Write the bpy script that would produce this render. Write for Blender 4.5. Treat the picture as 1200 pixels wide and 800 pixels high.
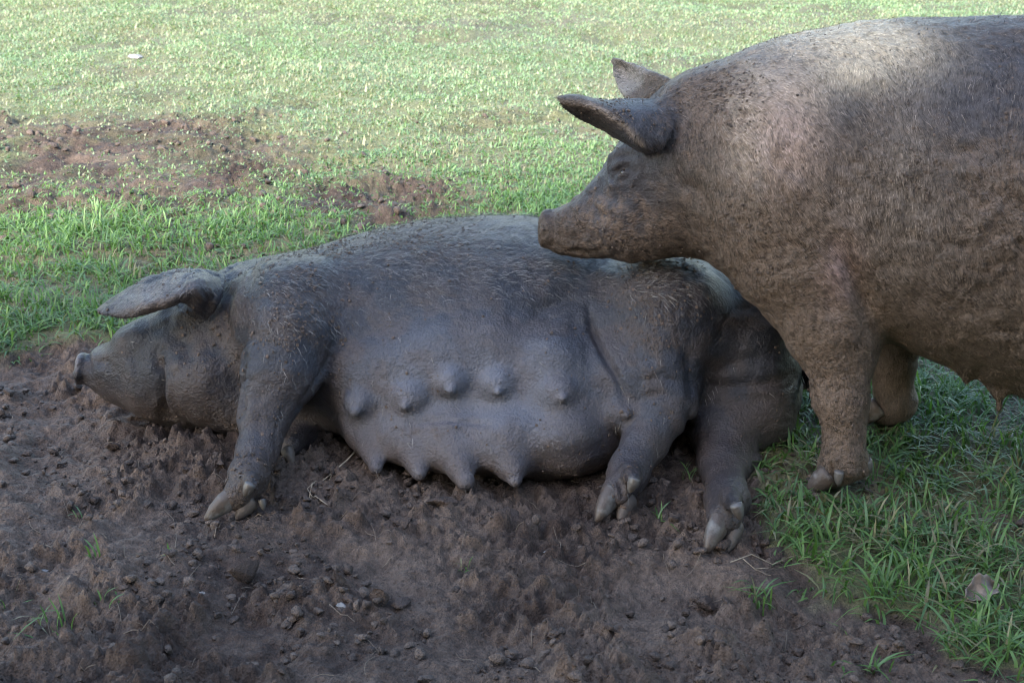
import bpy, math, time
import numpy as np
from mathutils import Vector
from mathutils.bvhtree import BVHTree
T0 = time.time()
for o in list(bpy.data.objects): bpy.data.objects.remove(o)
S = bpy.context.scene
COL = S.collection
R = math.radians
# ------------------------------------------------------------------ camera, sky, sun, exposure
CAM_Z, PITCH, FPX = 1.30, R(22.2), 1667.0
cam = bpy.data.cameras.new('camera'); co = bpy.data.objects.new('camera', cam); COL.objects.link(co)
co.location = (0, 0, CAM_Z); co.rotation_euler = (R(90) - PITCH, 0, 0)
cam.sensor_width = 36; cam.lens = 36 * FPX / 1200; cam.clip_start = .05; cam.clip_end = 2000
cam.dof.use_dof = True; cam.dof.focus_distance = 2.95; cam.dof.aperture_fstop = 8.0
S.camera = co
SUN_EL, SUN_ROT = R(35), R(215)      # sun behind the camera on the left
w = bpy.data.worlds.new("World"); S.world = w; w.use_nodes = True
nt = w.node_tree; bg = nt.nodes['Background']
sky = nt.nodes.new('ShaderNodeTexSky'); sky.sky_type = 'NISHITA'; sky.sun_disc = False
sky.sun_elevation = SUN_EL; sky.sun_rotation = SUN_ROT; sky.dust_density = 2.0; sky.air_density = 1.3
nt.links.new(sky.outputs[0], bg.inputs[0]); bg.inputs[1].default_value = 0.15
sl = bpy.data.lights.new('sun', 'SUN'); so = bpy.data.objects.new('sun', sl); COL.objects.link(so)
sl.energy = 2.55; sl.angle = R(7.0); sl.color = (1, .965, .90)
SD = Vector((math.sin(SUN_ROT) * math.cos(SUN_EL), math.cos(SUN_ROT) * math.cos(SUN_EL), math.sin(SUN_EL)))
so.rotation_euler = SD.to_track_quat('Z', 'Y').to_euler()
S.view_settings.view_transform = 'Standard'; S.view_settings.look = 'None'
S.view_settings.exposure = 2.42; S.view_settings.gamma = 1
S.cycles.pixel_filter_type = 'BLACKMAN_HARRIS'; S.cycles.filter_width = 1.0
S.render.resolution_x = 1024; S.render.resolution_y = 682

# ------------------------------------------------------------------ helpers
cp, sp_ = math.cos(PITCH), math.sin(PITCH)
def P(px, py, Y):
    u = (px - 600) / FPX; v = (400 - py) / FPX
    t = Y / (cp + v * sp_)
    return np.array([t * u, Y, CAM_Z + t * (-sp_ + v * cp)])
def PG(px, py, z=0.0):
    u = (px - 600) / FPX; v = (400 - py) / FPX
    t = (z - CAM_Z) / (-sp_ + v * cp)
    return np.array([t * u, t * (cp + v * sp_), z])
def PIX(x, y, z):
    d = y * cp - (z - CAM_Z) * sp_
    v = (y * sp_ + (z - CAM_Z) * cp) / d
    return 600 + FPX * x / d, 400 - FPX * v, d
rng = np.random.default_rng(7)

def _h(*a):
    h = np.zeros(a[0].shape, np.uint32) + np.uint32(0x9E3779B9)
    for i, q in enumerate(a):
        h ^= q.astype(np.int64).astype(np.uint32) * np.uint32((0x85EBCA6B, 0xC2B2AE35, 0x27D4EB2F, 0x165667B1)[i])
        h = (h ^ (h >> 15)) * np.uint32(0x2C1B3C6D); h ^= h >> 12
        h *= np.uint32(0x297A2D39); h ^= h >> 15
    return h.astype(np.float64) / 4294967295.0
def noise2(x, y, s=0):
    xi = np.floor(x); yi = np.floor(y); fx = x - xi; fy = y - yi
    fx = fx * fx * fx * (fx * (fx * 6 - 15) + 10); fy = fy * fy * fy * (fy * (fy * 6 - 15) + 10)
    sx = np.zeros_like(xi) + s
    a = _h(xi, yi, sx); b = _h(xi + 1, yi, sx); c = _h(xi, yi + 1, sx); d = _h(xi + 1, yi + 1, sx)
    return (a + (b - a) * fx) * (1 - fy) + (c + (d - c) * fx) * fy
def fbm2(x, y, o=4, s=0, g=.5):
    r = 0; a = 1; n = 0
    for i in range(o):
        ca, sa = math.cos(i * 1.3 + .4), math.sin(i * 1.3 + .4)
        r = r + a * noise2((x * ca - y * sa) * 2 ** i, (x * sa + y * ca) * 2 ** i, s + i * 17); n += a; a *= g
    return r / n
def noise3(x, y, z, s=0):
    xi = np.floor(x); yi = np.floor(y); zi = np.floor(z); fx = x - xi; fy = y - yi; fz = z - zi
    fx = fx * fx * (3 - 2 * fx); fy = fy * fy * (3 - 2 * fy); fz = fz * fz * (3 - 2 * fz)
    S_ = np.zeros_like(xi) + s
    def L(k):
        a = _h(xi, yi, zi + k, S_); b = _h(xi + 1, yi, zi + k, S_); c = _h(xi, yi + 1, zi + k, S_); d = _h(xi + 1, yi + 1, zi + k, S_)
        return (a + (b - a) * fx) * (1 - fy) + (c + (d - c) * fx) * fy
    l0 = L(0); return l0 + (L(1) - l0) * fz
def fbm3(V, f, o=3, s=0, g=.5):
    r = 0; a = 1; n = 0
    for i in range(o):
        q = f * 2 ** i; r = r + a * noise3(V[:, 0] * q + i * 3.1, V[:, 1] * q, V[:, 2] * q, s + i * 13); n += a; a *= g
    return r / n
def worley2(x, y, s=0):
    xi = np.floor(x); yi = np.floor(y); best = np.full(x.shape, 9.); sec = best.copy(); cid = np.zeros(x.shape)
    for i in (-1, 0, 1):
        for j in (-1, 0, 1):
            a = xi + i; b = yi + j; ss = np.zeros_like(a) + s
            r1 = _h(a, b, ss); dx = a + r1 - x; dy = b + _h(a, b, ss + 7) - y
            d = np.sqrt(dx * dx + dy * dy)
            m = d < best
            sec = np.where(m, best, np.minimum(sec, d)); cid = np.where(m, _h(a, b, ss + 3), cid); best = np.where(m, d, best)
    return best, sec, cid
def sstep(a, b, x):
    t = np.clip((x - a) / (b - a), 0, 1); return t * t * (3 - 2 * t)

def mesh_np(name, V, faces_flat, sizes, mat, smooth=True, parent=None, cols=None, attrs=None):
    me = bpy.data.meshes.new(name)
    V = np.ascontiguousarray(V, np.float32); ff = np.ascontiguousarray(faces_flat, np.int32).ravel()
    if np.isscalar(sizes): sizes = np.full(len(ff) // sizes, sizes, np.int32)
    st = np.concatenate([[0], np.cumsum(sizes)[:-1]]).astype(np.int32)
    me.vertices.add(len(V)); me.vertices.foreach_set('co', V.ravel())
    me.loops.add(len(ff)); me.loops.foreach_set('vertex_index', ff)
    me.polygons.add(len(sizes)); me.polygons.foreach_set('loop_start', st); me.polygons.foreach_set('loop_total', np.asarray(sizes, np.int32))
    me.polygons.foreach_set('use_smooth', np.full(len(sizes), smooth, bool))
    me.update(calc_edges=True)
    if cols is not None:
        c = np.ones((len(V), 4), np.float32); c[:, :3] = cols
        me.color_attributes.new('col', 'FLOAT_COLOR', 'POINT').data.foreach_set('color', c.ravel())
    for k, a in (attrs or {}).items():
        me.attributes.new(k, 'FLOAT', 'POINT').data.foreach_set('value', np.ascontiguousarray(a, np.float32))
    if mat: me.materials.append(mat)
    o = bpy.data.objects.new(name, me); COL.objects.link(o)
    if parent: o.parent = parent; o.matrix_parent_inverse = parent.matrix_basis.inverted()
    return o
def tag(o, label=None, cat=None, group=None, kind=None):
    for k, v in (('label', label), ('category', cat), ('group', group), ('kind', kind)):
        if v: o[k] = v
    return o
def empty(name, loc):
    o = bpy.data.objects.new(name, None); o.location = loc; COL.objects.link(o); o.empty_display_size = .1; return o
def rebase(o, loc):
    "move a mesh object's origin to its base"
    loc = Vector(loc); o.data.transform(__import__('mathutils').Matrix.Translation(-loc)); o.location = loc; return o

class NT:
    def __init__(s, name):
        s.m = bpy.data.materials.new(name); s.m.use_nodes = True; s.t = s.m.node_tree; s.n = s.t.nodes
        s.b = s.n['Principled BSDF']; s.out = s.n['Material Output']
    def new(s, t, **k):
        x = s.n.new('ShaderNode' + t)
        for a, v in k.items(): setattr(x, a, v)
        return x
    def link(s, a, b): s.t.links.new(a, b)
    def attr(s, n, vec=True): x = s.new('Attribute', attribute_name=n); return x.outputs['Color' if vec else 'Fac']
    def noise(s, scale, detail=4, rough=.55, stretch=None):
        tc = s.new('TexCoord'); n = s.new('TexNoise'); n.inputs['Scale'].default_value = scale; n.inputs['Detail'].default_value = detail
        n.inputs['Roughness'].default_value = rough
        if stretch:
            mp = s.new('Mapping'); mp.inputs['Scale'].default_value = stretch; s.link(tc.outputs['Object'], mp.inputs[0]); s.link(mp.outputs[0], n.inputs[0])
        else: s.link(tc.outputs['Object'], n.inputs[0])
        return n.outputs['Fac']
    def vor(s, scale, feat='F1'):
        tc = s.new('TexCoord'); n = s.new('TexVoronoi', feature=feat); n.inputs['Scale'].default_value = scale
        s.link(tc.outputs['Object'], n.inputs['Vector']); return n.outputs['Distance']
    def ramp(s, f, a, b, ca=(0, 0, 0, 1), cb=(1, 1, 1, 1)):
        r = s.new('ValToRGB'); e = r.color_ramp.elements; e[0].position = a; e[1].position = b; e[0].color = ca; e[1].color = cb
        s.link(f, r.inputs[0]); return r.outputs[0]
    def mix(s, f, a, b, mode='MIX'):
        x = s.new('Mix', data_type='RGBA', blend_type=mode)
        for i, v in ((0, f), (6, a), (7, b)):
            if isinstance(v, (int, float)): x.inputs[i].default_value = v
            elif isinstance(v, tuple): x.inputs[i].default_value = v if len(v) == 4 else (*v, 1)
            else: s.link(v, x.inputs[i])
        return x.outputs[2]
    def math(s, op, a, b=None):
        x = s.new('Math', operation=op)
        for i, v in ((0, a), (1, b)):
            if v is None: continue
            if isinstance(v, (int, float)): x.inputs[i].default_value = v
            else: s.link(v, x.inputs[i])
        return x.outputs[0]
    def bump(s, h, dist, strength=1.0, prev=None):
        x = s.new('Bump'); x.inputs['Distance'].default_value = dist; x.inputs['Strength'].default_value = strength
        s.link(h, x.inputs['Height'])
        if prev: s.link(prev, x.inputs['Normal'])
        return x.outputs[0]
    def set(s, **k):
        for a, v in k.items():
            i = s.b.inputs[a.replace('_', ' ')]
            if isinstance(v, (int, float, tuple)): i.default_value = v if not (isinstance(v, tuple) and len(v) == 3) else (*v, 1)
            else: s.link(v, i)

# ------------------------------------------------------------------ materials
def skin_mat(name, mudcol, rough):
    m = NT(name); c = m.attr('col'); mud = m.attr('mud', False); wet = m.attr('wet', False)
    fine = m.noise(160, 5, .65); mid = m.noise(38, 4)
    c2 = m.mix(m.math('MULTIPLY', m.ramp(fine, .35, .75), .45), c, m.mix(1.0, c, (1.6, 1.55, 1.5), 'MULTIPLY'))
    f = m.ramp(m.math('ADD', m.math('MULTIPLY', mid, .7), m.math('MULTIPLY', mud, .62)), .60, .80)
    f2 = m.math('MULTIPLY', f, m.ramp(m.noise(95, 3), .30, .55))
    col = m.mix(m.math('MULTIPLY', f2, .8), c2, mudcol)
    n1 = m.bump(m.noise(420, 3, .7), .0020, .8)
    n2 = m.bump(m.vor(190), .0025, .6, n1); n2 = m.bump(m.noise(70, 6, .72), .006, .55, n2)
    n3 = m.bump(m.math('MULTIPLY', f2, m.noise(190, 4)), .0045, .9, n2)
    r = m.math('SUBTRACT', m.math('ADD', rough, m.math('MULTIPLY', f2, .25)), m.math('MULTIPLY', wet, .42))
    m.set(Base_Color=col, Roughness=r, Normal=n3); m.b.inputs['Specular IOR Level'].default_value = .34
    return m.m
M_SOW = skin_mat('grey_black_skin', (.075, .056, .046), .33)
M_STAND = skin_mat('muddy_skin', (.155, .110, .082), .60)
def hair_mat():
    m = NT('bristles'); m.set(Base_Color=m.attr('col'), Roughness=.45); m.b.inputs['Specular IOR Level'].default_value = .25; return m.m
M_HAIR = hair_mat()
def hoof_mat():
    m = NT('hoof_horn'); n = m.noise(60, 5); v = m.noise(30, 3)
    c = m.mix(m.ramp(n, .35, .7), (.13, .122, .115), (.034, .030, .028)); c = m.mix(m.ramp(v, .38, .50), c, (.055, .040, .032))
    m.set(Base_Color=c, Roughness=.5, Normal=m.bump(m.noise(220, 4), .0012)); return m.m
def hoof_pale():
    m = NT('pale_hoof_horn'); n = m.noise(70, 5)
    c = m.mix(m.ramp(n, .45, .72), (.085, .079, .075), (.04, .034, .03))
    m.set(Base_Color=c, Roughness=.42, Normal=m.bump(m.noise(220, 4), .001)); return m.m
M_HOOF = hoof_mat(); M_HOOFP = hoof_pale()
M_HOOFD = None
def eye_mat():
    m = NT('eyeball'); m.set(Base_Color=(.02, .012, .008), Roughness=.08); return m.m
M_EYE = eye_mat()
def soil_mat():
    m = NT('soil_and_turf'); g = m.attr('grassy', False); c = m.attr('col')
    n = m.noise(9, 8, .6); f = m.noise(120, 6, .7)
    col = m.mix(m.ramp(f, .35, .72), m.mix(1.0, c, (.62, .60, .58), 'MULTIPLY'), m.mix(1.0, c, (1.5, 1.45, 1.4), 'MULTIPLY'))
    col = m.mix(m.math('MULTIPLY', m.ramp(m.noise(45, 3), .62, .70), .35), col, (.17, .13, .105))
    b1 = m.bump(f, .007, 1.0); b2 = m.bump(m.vor(230), .003, .7, b1)
    m.set(Base_Color=col, Roughness=m.math('ADD', m.math('MULTIPLY', n, .35), .55), Normal=b2); m.b.inputs['Specular IOR Level'].default_value = .3; return m.m
M_SOIL = soil_mat()
def clod_mat():
    m = NT('mud'); c = m.attr('col'); f = m.noise(130, 6, .7)
    col = m.mix(m.ramp(f, .35, .72), m.mix(1.0, c, (.62, .60, .58), 'MULTIPLY'), m.mix(1.0, c, (1.5, 1.45, 1.4), 'MULTIPLY'))
    m.set(Base_Color=col, Roughness=.72, Normal=m.bump(m.vor(260), .003, .7, m.bump(f, .007, 1.0))); return m.m
M_CLOD = clod_mat()
def grass_mat():
    m = NT('grass_blades'); c = m.attr('col'); m.set(Base_Color=c, Roughness=.48)
    tr = m.new('BsdfTranslucent'); m.link(m.mix(1.0, c, (1.25, 1.35, .7), 'MULTIPLY'), tr.inputs[0])
    mx = m.new('MixShader'); mx.inputs[0].default_value = .38
    m.link(m.b.outputs[0], mx.inputs[1]); m.link(tr.outputs[0], mx.inputs[2]); m.link(mx.outputs[0], m.out.inputs[0]); return m.m
M_GRASS = grass_mat()
def flat_mat(name, c, r=.7, ns=80, amt=.4, bd=.002):
    m = NT(name); n = m.noise(ns, 6, .65)
    m.set(Base_Color=m.mix(m.ramp(n, .3, .75), tuple(q * (1 - amt) for q in c), tuple(min(1, q * (1 + amt)) for q in c)), Roughness=r, Normal=m.bump(n, bd)); return m.m
M_STONE = flat_mat('pale_stone', (.19, .18, .175), .75)
M_STONED = flat_mat('brown_stone', (.13, .10, .085), .7)
M_HOOFD = flat_mat('muddy_hoof', (.075, .058, .048), .6)
M_LEAF = flat_mat('dry_leaf', (.17, .135, .115), .7, 60, .35)
M_STEM = flat_mat('dry_stem', (.26, .21, .15), .7)
M_STRAW = flat_mat('straw', (.14, .105, .075), .6)

# ------------------------------------------------------------------ ground
GB = [(0, 415), (60, 402), (140, 388), (200, 392), (300, 420), (868, 445), (878, 560), (900, 640), (960, 690), (1040, 700), (1100, 735), (1200, 760), (1400, 790)]
gbx = np.array([a for a, b in GB], float); gby = np.array([b for a, b in GB], float)
def gdens(x, y):
    "how densely grass grows at ground point x, y"
    px, py, d = PIX(x, y, 0 * x)
    px = np.where(d > .3, px, 600); py = np.where(d > .3, py, 2000)
    n = fbm2(x * 5, y * 5, 5, 3, .62); n2 = fbm2(x * 2.2, y * 2.2, 3, 31)
    lim = np.interp(px, gbx, gby) + (n - .5) * 170
    g = sstep(34, -30, py - lim)
    g = np.clip(g + .22 * sstep(.52, .62, fbm2(x * 13, y * 13, 2, 88)) * sstep(110, 30, py - lim) * sstep(820, 900, px), 0, 1)
    e1 = np.exp(-(((px - 110) / 280) ** 2 + ((py - 188) / 60) ** 2) ** 1.5)
    e2 = np.exp(-(((px - 440) / 140) ** 2 + ((py - 232) / 36) ** 2) ** 1.3)
    e3 = np.exp(-(((px - 640) / 320) ** 2 + ((py - 30) / 42) ** 2) ** 1.2)
    bare = (.78 + .22 * sstep(.58, .45, fbm2(x * 7, y * 7, 2, 93))) * np.clip(np.maximum(np.maximum(e1 * 1.35, e2 * 1.2), e3 * .5) * sstep(.2, .55, n + .08), 0, 1)
    g = g * (1 - .82 * bare)
    g = g * (.55 + .45 * sstep(.34, .56, n2 * .5 + n * .5))
    return np.clip(g, 0, 1), px, py
def polydist(V, pts):
    best = np.full(len(V), 9.); pts = np.array(pts)
    for a, b in zip(pts[:-1], pts[1:]):
        d = b - a; t = np.clip(((V - a) @ d) / max(d @ d, 1e-9), 0, 1); best = np.minimum(best, np.linalg.norm(V - a - t[:, None] * d, axis=1))
    return best
CONTACT = [[PG(*q) for q in L_] for L_ in ([(90, 462), (130, 482), (180, 502), (240, 516), (285, 520)], [(330, 545), (400, 535)], [(735, 545), (800, 530)], [(900, 530), (945, 490)], [(232, 612), (255, 622), (300, 604)], [(695, 617), (740, 610)], [(820, 652), (850, 657), (872, 630)])]
def height(x, y, g=None):
    if g is None: g = gdens(x, y)[0]
    mud = 1 - g
    near = sstep(6.8, 5.6, y) * sstep(-1.5, .9, y)
    h = (fbm2(x * 2.2, y * 2.2, 3, 5) - .5) * .045
    base = fbm2(x * 9, y * 9, 5, 11, .55); h += (base - .5) * (.018 + .052 * mud * (1 + .2 * sstep(3.4, 4.0, y))) 
    m1 = sstep(.44, .60, fbm2(x * 3.7, y * 3.7, 3, 77) + .16 * sstep(.25, .0, np.abs(y - 2.38)) * sstep(1.3, 1.0, np.abs(x)))
    wx = x + .06 * (fbm2(x * 8, y * 8, 3, 61) - .5); wy = y + .06 * (fbm2(x * 8, y * 8, 3, 63) - .5)
    a, b, c = worley2(wx * 9, wy * 10, 6); h += near * mud * .024 * (.15 + m1) * sstep(.02, .42, b - a) * (c - .25)
    wx = x + .03 * (fbm2(x * 20, y * 20, 2, 41) - .5); wy = y + .03 * (fbm2(x * 20, y * 20, 2, 43) - .5)
    a, b, c = worley2(wx * 22, wy * 22, 1); h += near * mud * .022 * (.25 + m1) * sstep(.05, .75, b - a) * c
    a, b, c = worley2(wx * 55, wy * 55, 2); h += near * mud * .010 * (.35 + m1) * sstep(.02, .6, b - a) * c
    h += near * mud * (fbm2(x * 85, y * 85, 3, 9, .6) - .5) * .009
    h += near * mud * ((1 - np.abs(fbm2(x * 46, y * 46, 3, 19, .6) * 2 - 1)) ** 2 - .6) * .012 * (.4 + m1) - .016 * mud
    if len(np.atleast_1d(x)) > 4:
        m_ = (np.abs(x) < 1.1) & (y > 2.1) & (y < 3.1); best = np.full(x.shape, 9.)
        for L_ in CONTACT:
            best[m_] = np.minimum(best[m_], polydist(np.stack([x[m_], y[m_], 0 * x[m_]], 1), L_))
        h += .014 * np.exp(-(best / .036) ** 2) * (.3 + 1.0 * fbm2(x * 30, y * 30, 3, 47))
    h += near * sstep(3.4, 4.0, y) * mud * (fbm2(x * 26, y * 26, 3, 29, .6) - .5) * .03
    # hollow under the standing and lying animals stays level
    return h
def spaced(segs):
    out = []
    for a, b, s in segs:
        n = max(1, int(round((b - a) / s))); out += list(a + (b - a) * np.arange(n) / n)
    out.append(segs[-1][1]); return np.array(out)
gx = spaced([(-400, -60, 40), (-60, -12, 4), (-12, -4, .5), (-4, -2.6, .05), (-2.6, -1.35, .014), (-1.35, 1.3, .0052), (1.3, 4, .05), (4, 12, .5), (12, 60, 4), (60, 400, 40)])
gy = spaced([(-60, -4, 8), (-4, 1.2, .4), (1.2, 1.75, .04), (1.75, 3.3, .0052), (3.3, 5.6, .012), (5.6, 6, .03), (6, 12, .12), (12, 60, 2), (60, 500, 40)])
GX, GY = np.meshgrid(gx, gy, indexing='ij'); fx, fy = GX.ravel(), GY.ravel()
gg, _, _ = gdens(fx, fy)
fade = sstep(30, 10, np.abs(fx)) * sstep(40, 14, fy)
hz = height(fx, fy, gg) * fade
nxg, nyg = len(gx), len(gy)
ii = (np.arange(nxg - 1)[:, None] * nyg + np.arange(nyg - 1)[None, :]).ravel()
quads = np.stack([ii, ii + nyg, ii + nyg + 1, ii + 1], 1)
mudc = np.array([.044, .029, .023]); drymud = np.array([.118, .087, .070]); thatch = np.array([.085, .098, .038]) + np.array([.02, .04, .018]) * sstep(3.6, 6, fy)[:, None]; fargr = np.array([.15, .18, .07])
tn = fbm2(fx * 4, fy * 4, 4, 21)[:, None]
tq = np.clip(.62 * sstep(.36, .66, tn) + .38 * sstep(.40, .62, fbm2(fx * 34, fy * 34, 3, 23))[:, None], 0, 1); mc = mudc * (1 - tq) + drymud * tq
mc = mc * (1 - .22 * sstep(3.4, 4.4, fy)[:, None])
tc_ = thatch * (1 - tn * .5) + drymud * tn * .7
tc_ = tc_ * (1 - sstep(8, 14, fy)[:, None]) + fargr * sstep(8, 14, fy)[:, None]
gm = sstep(.15, .85, gg)[:, None]; mc = mc * (1 + (np.array([1.0, .98, .95]) - 1) * sstep(3.4, 4.0, fy)[:, None]); gcol = mc * (1 - gm) + tc_ * gm
ground = mesh_np('ground', np.stack([fx, fy, hz], 1), quads, 4, M_SOIL, cols=gcol, attrs={'grassy': gg})
tag(ground, 'churned brown mud running into short green pasture', kind='structure')
def hsample(x, y):
    x = np.atleast_1d(np.asarray(x, float)); y = np.atleast_1d(np.asarray(y, float))
    i = np.clip(np.searchsorted(gx, x) - 1, 0, nxg - 2); j = np.clip(np.searchsorted(gy, y) - 1, 0, nyg - 2)
    H = hz.reshape(nxg, nyg); u = (x - gx[i]) / (gx[i + 1] - gx[i]); v = (y - gy[j]) / (gy[j + 1] - gy[j])
    return (H[i, j] * (1 - u) + H[i + 1, j] * u) * (1 - v) + (H[i, j + 1] * (1 - u) + H[i + 1, j + 1] * u) * v
print('ground', len(quads), round(time.time() - T0, 1))

# ------------------------------------------------------------------ implicit-surface sculpting
def sminf(a, b, k):
    if k <= 0: return np.minimum(a, b)
    h = np.maximum(k - np.abs(a - b), 0) / k
    return np.minimum(a, b) - h * h * k * .25
class Field:
    def __init__(s, lo, hi, h, base=None):
        s.lo = np.array(lo, float); s.h = h
        s.n = tuple(int(math.ceil((b - a) / h)) + 1 for a, b in zip(lo, hi))
        s.F = np.full(s.n, .5, np.float32)
        s.ax = [(s.lo[i] + h * np.arange(s.n[i])).astype(np.float32) for i in range(3)]
    def box(s, lo, hi):
        sl = []
        for i in range(3):
            a = int(max(0, math.floor((lo[i] - s.lo[i]) / s.h))); b = int(min(s.n[i], math.ceil((hi[i] - s.lo[i]) / s.h) + 1)); sl.append(slice(a, max(a, b)))
        X = s.ax[0][sl[0]][:, None, None]; Y = s.ax[1][sl[1]][None, :, None]; Z = s.ax[2][sl[2]][None, None, :]
        return tuple(sl), X, Y, Z
    def put(s, sl, d, k, sub=False):
        a = s.F[sl]
        if a.size == 0: return
        s.F[sl] = -sminf(-a, d, k) if sub else sminf(a, d, k)
    def cone(s, a, b, ra, rb, k=.02, sub=False):
        a = np.array(a, float); b = np.array(b, float); m = max(ra, rb) + k + .03
        sl, X, Y, Z = s.box(np.minimum(a, b) - m, np.maximum(a, b) + m)
        d = b - a; L = max(float(d @ d), 1e-9)
        t = np.clip(((X - a[0]) * d[0] + (Y - a[1]) * d[1] + (Z - a[2]) * d[2]) / L, 0, 1)
        q = np.sqrt((X - a[0] - t * d[0]) ** 2 + (Y - a[1] - t * d[1]) ** 2 + (Z - a[2] - t * d[2]) ** 2) - (ra + (rb - ra) * t)
        s.put(sl, q, k, sub)
    def chain(s, pts, k=.02, kin=.02):
        "a tapered limb: joined smoothly in itself, then to the body"
        P_ = [np.array(p, float) for p, r in pts]; r_ = [r for p, r in pts]
        m = max(r_) + k + .03
        lo = np.min(P_, 0) - m; hi = np.max(P_, 0) + m
        g = Field.__new__(Field); sl, X, Y, Z = s.box(lo, hi)
        sh = s.F[sl].shape; acc = np.full(sh, .5, np.float32)
        for i in range(len(P_) - 1):
            a, b, ra, rb = P_[i], P_[i + 1], r_[i], r_[i + 1]; d = b - a; L = max(float(d @ d), 1e-9)
            t = np.clip(((X - a[0]) * d[0] + (Y - a[1]) * d[1] + (Z - a[2]) * d[2]) / L, 0, 1)
            q = np.sqrt((X - a[0] - t * d[0]) ** 2 + (Y - a[1] - t * d[1]) ** 2 + (Z - a[2] - t * d[2]) ** 2) - (ra + (rb - ra) * t)
            acc = sminf(acc, q.astype(np.float32), kin)
        s.put(sl, acc, k)
    def ell(s, c, r, k=.03, ax=None, up=None, sub=False):
        c = np.array(c, float); r = np.array(r, float); m = max(r) + k + .02
        sl, X, Y, Z = s.box(c - m, c + m); X = X - c[0]; Y = Y - c[1]; Z = Z - c[2]
        if ax is not None:
            e0 = np.array(ax, float); e0 /= np.linalg.norm(e0); u = np.array(up if up is not None else (0, 0, 1), float)
            e2 = u - (u @ e0) * e0; e2 /= np.linalg.norm(e2); e1 = np.cross(e2, e0)
            X, Y, Z = (X * e0[0] + Y * e0[1] + Z * e0[2]), (X * e1[0] + Y * e1[1] + Z * e1[2]), (X * e2[0] + Y * e2[1] + Z * e2[2])
        g = np.sqrt((X / r[0]) ** 2 + (Y / r[1]) ** 2 + (Z / r[2]) ** 2)
        gr = np.sqrt((X / r[0] ** 2) ** 2 + (Y / r[1] ** 2) ** 2 + (Z / r[2] ** 2) ** 2) + 1e-6
        s.put(sl, np.maximum(g * (g - 1) / gr, -min(r)), k, sub)
    def loft(s, o, ax, secs, k=.02, n=2.2):
        "secs: rows (t, lateral centre, height centre, lateral radius, height radius); ax horizontal"
        ax = np.array(ax, float); lat = np.array([-ax[1], ax[0], 0.]); o = np.array(o, float)
        A = np.array(secs, float); A = A[np.argsort(A[:, 0])]; t = A[:, 0]
        ts = np.linspace(t[0], t[-1], 400); out = [ts]
        for c in range(1, 5):   # monotone-ish cubic (Catmull-Rom tangents)
            y = A[:, c]; mt = np.gradient(y, t); i = np.clip(np.searchsorted(t, ts) - 1, 0, len(t) - 2); hh = t[i + 1] - t[i]; u = (ts - t[i]) / hh
            out.append((2 * u ** 3 - 3 * u ** 2 + 1) * y[i] + (u ** 3 - 2 * u ** 2 + u) * hh * mt[i] + (-2 * u ** 3 + 3 * u ** 2) * y[i + 1] + (u ** 3 - u ** 2) * hh * mt[i + 1])
        X = s.ax[0][:, None]; Y = s.ax[1][None, :]
        T = ((X - o[0]) * ax[0] + (Y - o[1]) * ax[1]); Lc = (X - o[0]) * lat[0] + (Y - o[1]) * lat[1]
        cy, cz, ry, rz = [np.interp(T, ts, c) for c in out[1:]]
        cap = np.maximum(T - ts[-1], ts[0] - T)
        for i in range(s.n[0]):
            z = s.ax[2][None, :]
            yy = np.abs((Lc[i] - cy[i]) / ry[i])[:, None]; zz = np.abs((z - cz[i][:, None]) / rz[i][:, None])
            g = (yy ** n + zz ** n) ** (1 / n) + 1e-6
            gr = np.sqrt((yy ** (n - 1) / ry[i][:, None]) ** 2 + (zz ** (n - 1) / rz[i][:, None]) ** 2) / g ** (n - 1) + 1e-6
            d = np.maximum((g - 1) / gr, -np.minimum(ry[i], rz[i])[:, None])
            c = cap[i][:, None] + 0 * d
            d = np.where(c > 0, np.sqrt(np.maximum(d, 0) ** 2 + np.maximum(c, 0) ** 2), np.maximum(d, c))
            s.F[i] = sminf(s.F[i], d.astype(np.float32), k)
    def sheet(s, grid, th0, th1, k=.01):
        "a thin curved flap (ear) given by rows of points from base to tip"
        G = np.array(grid, float); nr, nc, _ = G.shape
        def up(G, n):
            t = np.arange(G.shape[0]); ts = np.linspace(0, G.shape[0] - 1, n); mt = np.gradient(G, axis=0)
            i = np.clip(ts.astype(int), 0, G.shape[0] - 2); u = (ts - i)[:, None, None]
            return (2 * u ** 3 - 3 * u ** 2 + 1) * G[i] + (u ** 3 - 2 * u ** 2 + u) * mt[i] + (-2 * u ** 3 + 3 * u ** 2) * G[i + 1] + (u ** 3 - u ** 2) * mt[i + 1]
        G = up(G, 28); G = up(G.transpose(1, 0, 2), 20).transpose(1, 0, 2)
        V = G.reshape(-1, 3); F_ = [(i * 20 + j, i * 20 + j + 1, (i + 1) * 20 + j + 1, (i + 1) * 20 + j) for i in range(27) for j in range(19)]
        bv = BVHTree.FromPolygons([tuple(v) for v in V], F_)
        m = max(th0, th1) + k + .004
        sl, X, Y, Z = s.box(V.min(0) - m, V.max(0) + m)
        d = np.full(s.F[sl].shape, .5, np.float32)
        for a in range(d.shape[0]):
            for b in range(d.shape[1]):
                for c in range(d.shape[2]):
                    hit = bv.find_nearest((float(X[a, 0, 0]), float(Y[0, b, 0]), float(Z[0, 0, c])), .045)
                    if hit[0] is not None:
                        tt = (hit[2] // 19) / 27.0; d[a, b, c] = hit[3] - (th0 + (th1 - th0) * tt)
        s.put(sl, d, k)
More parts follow.
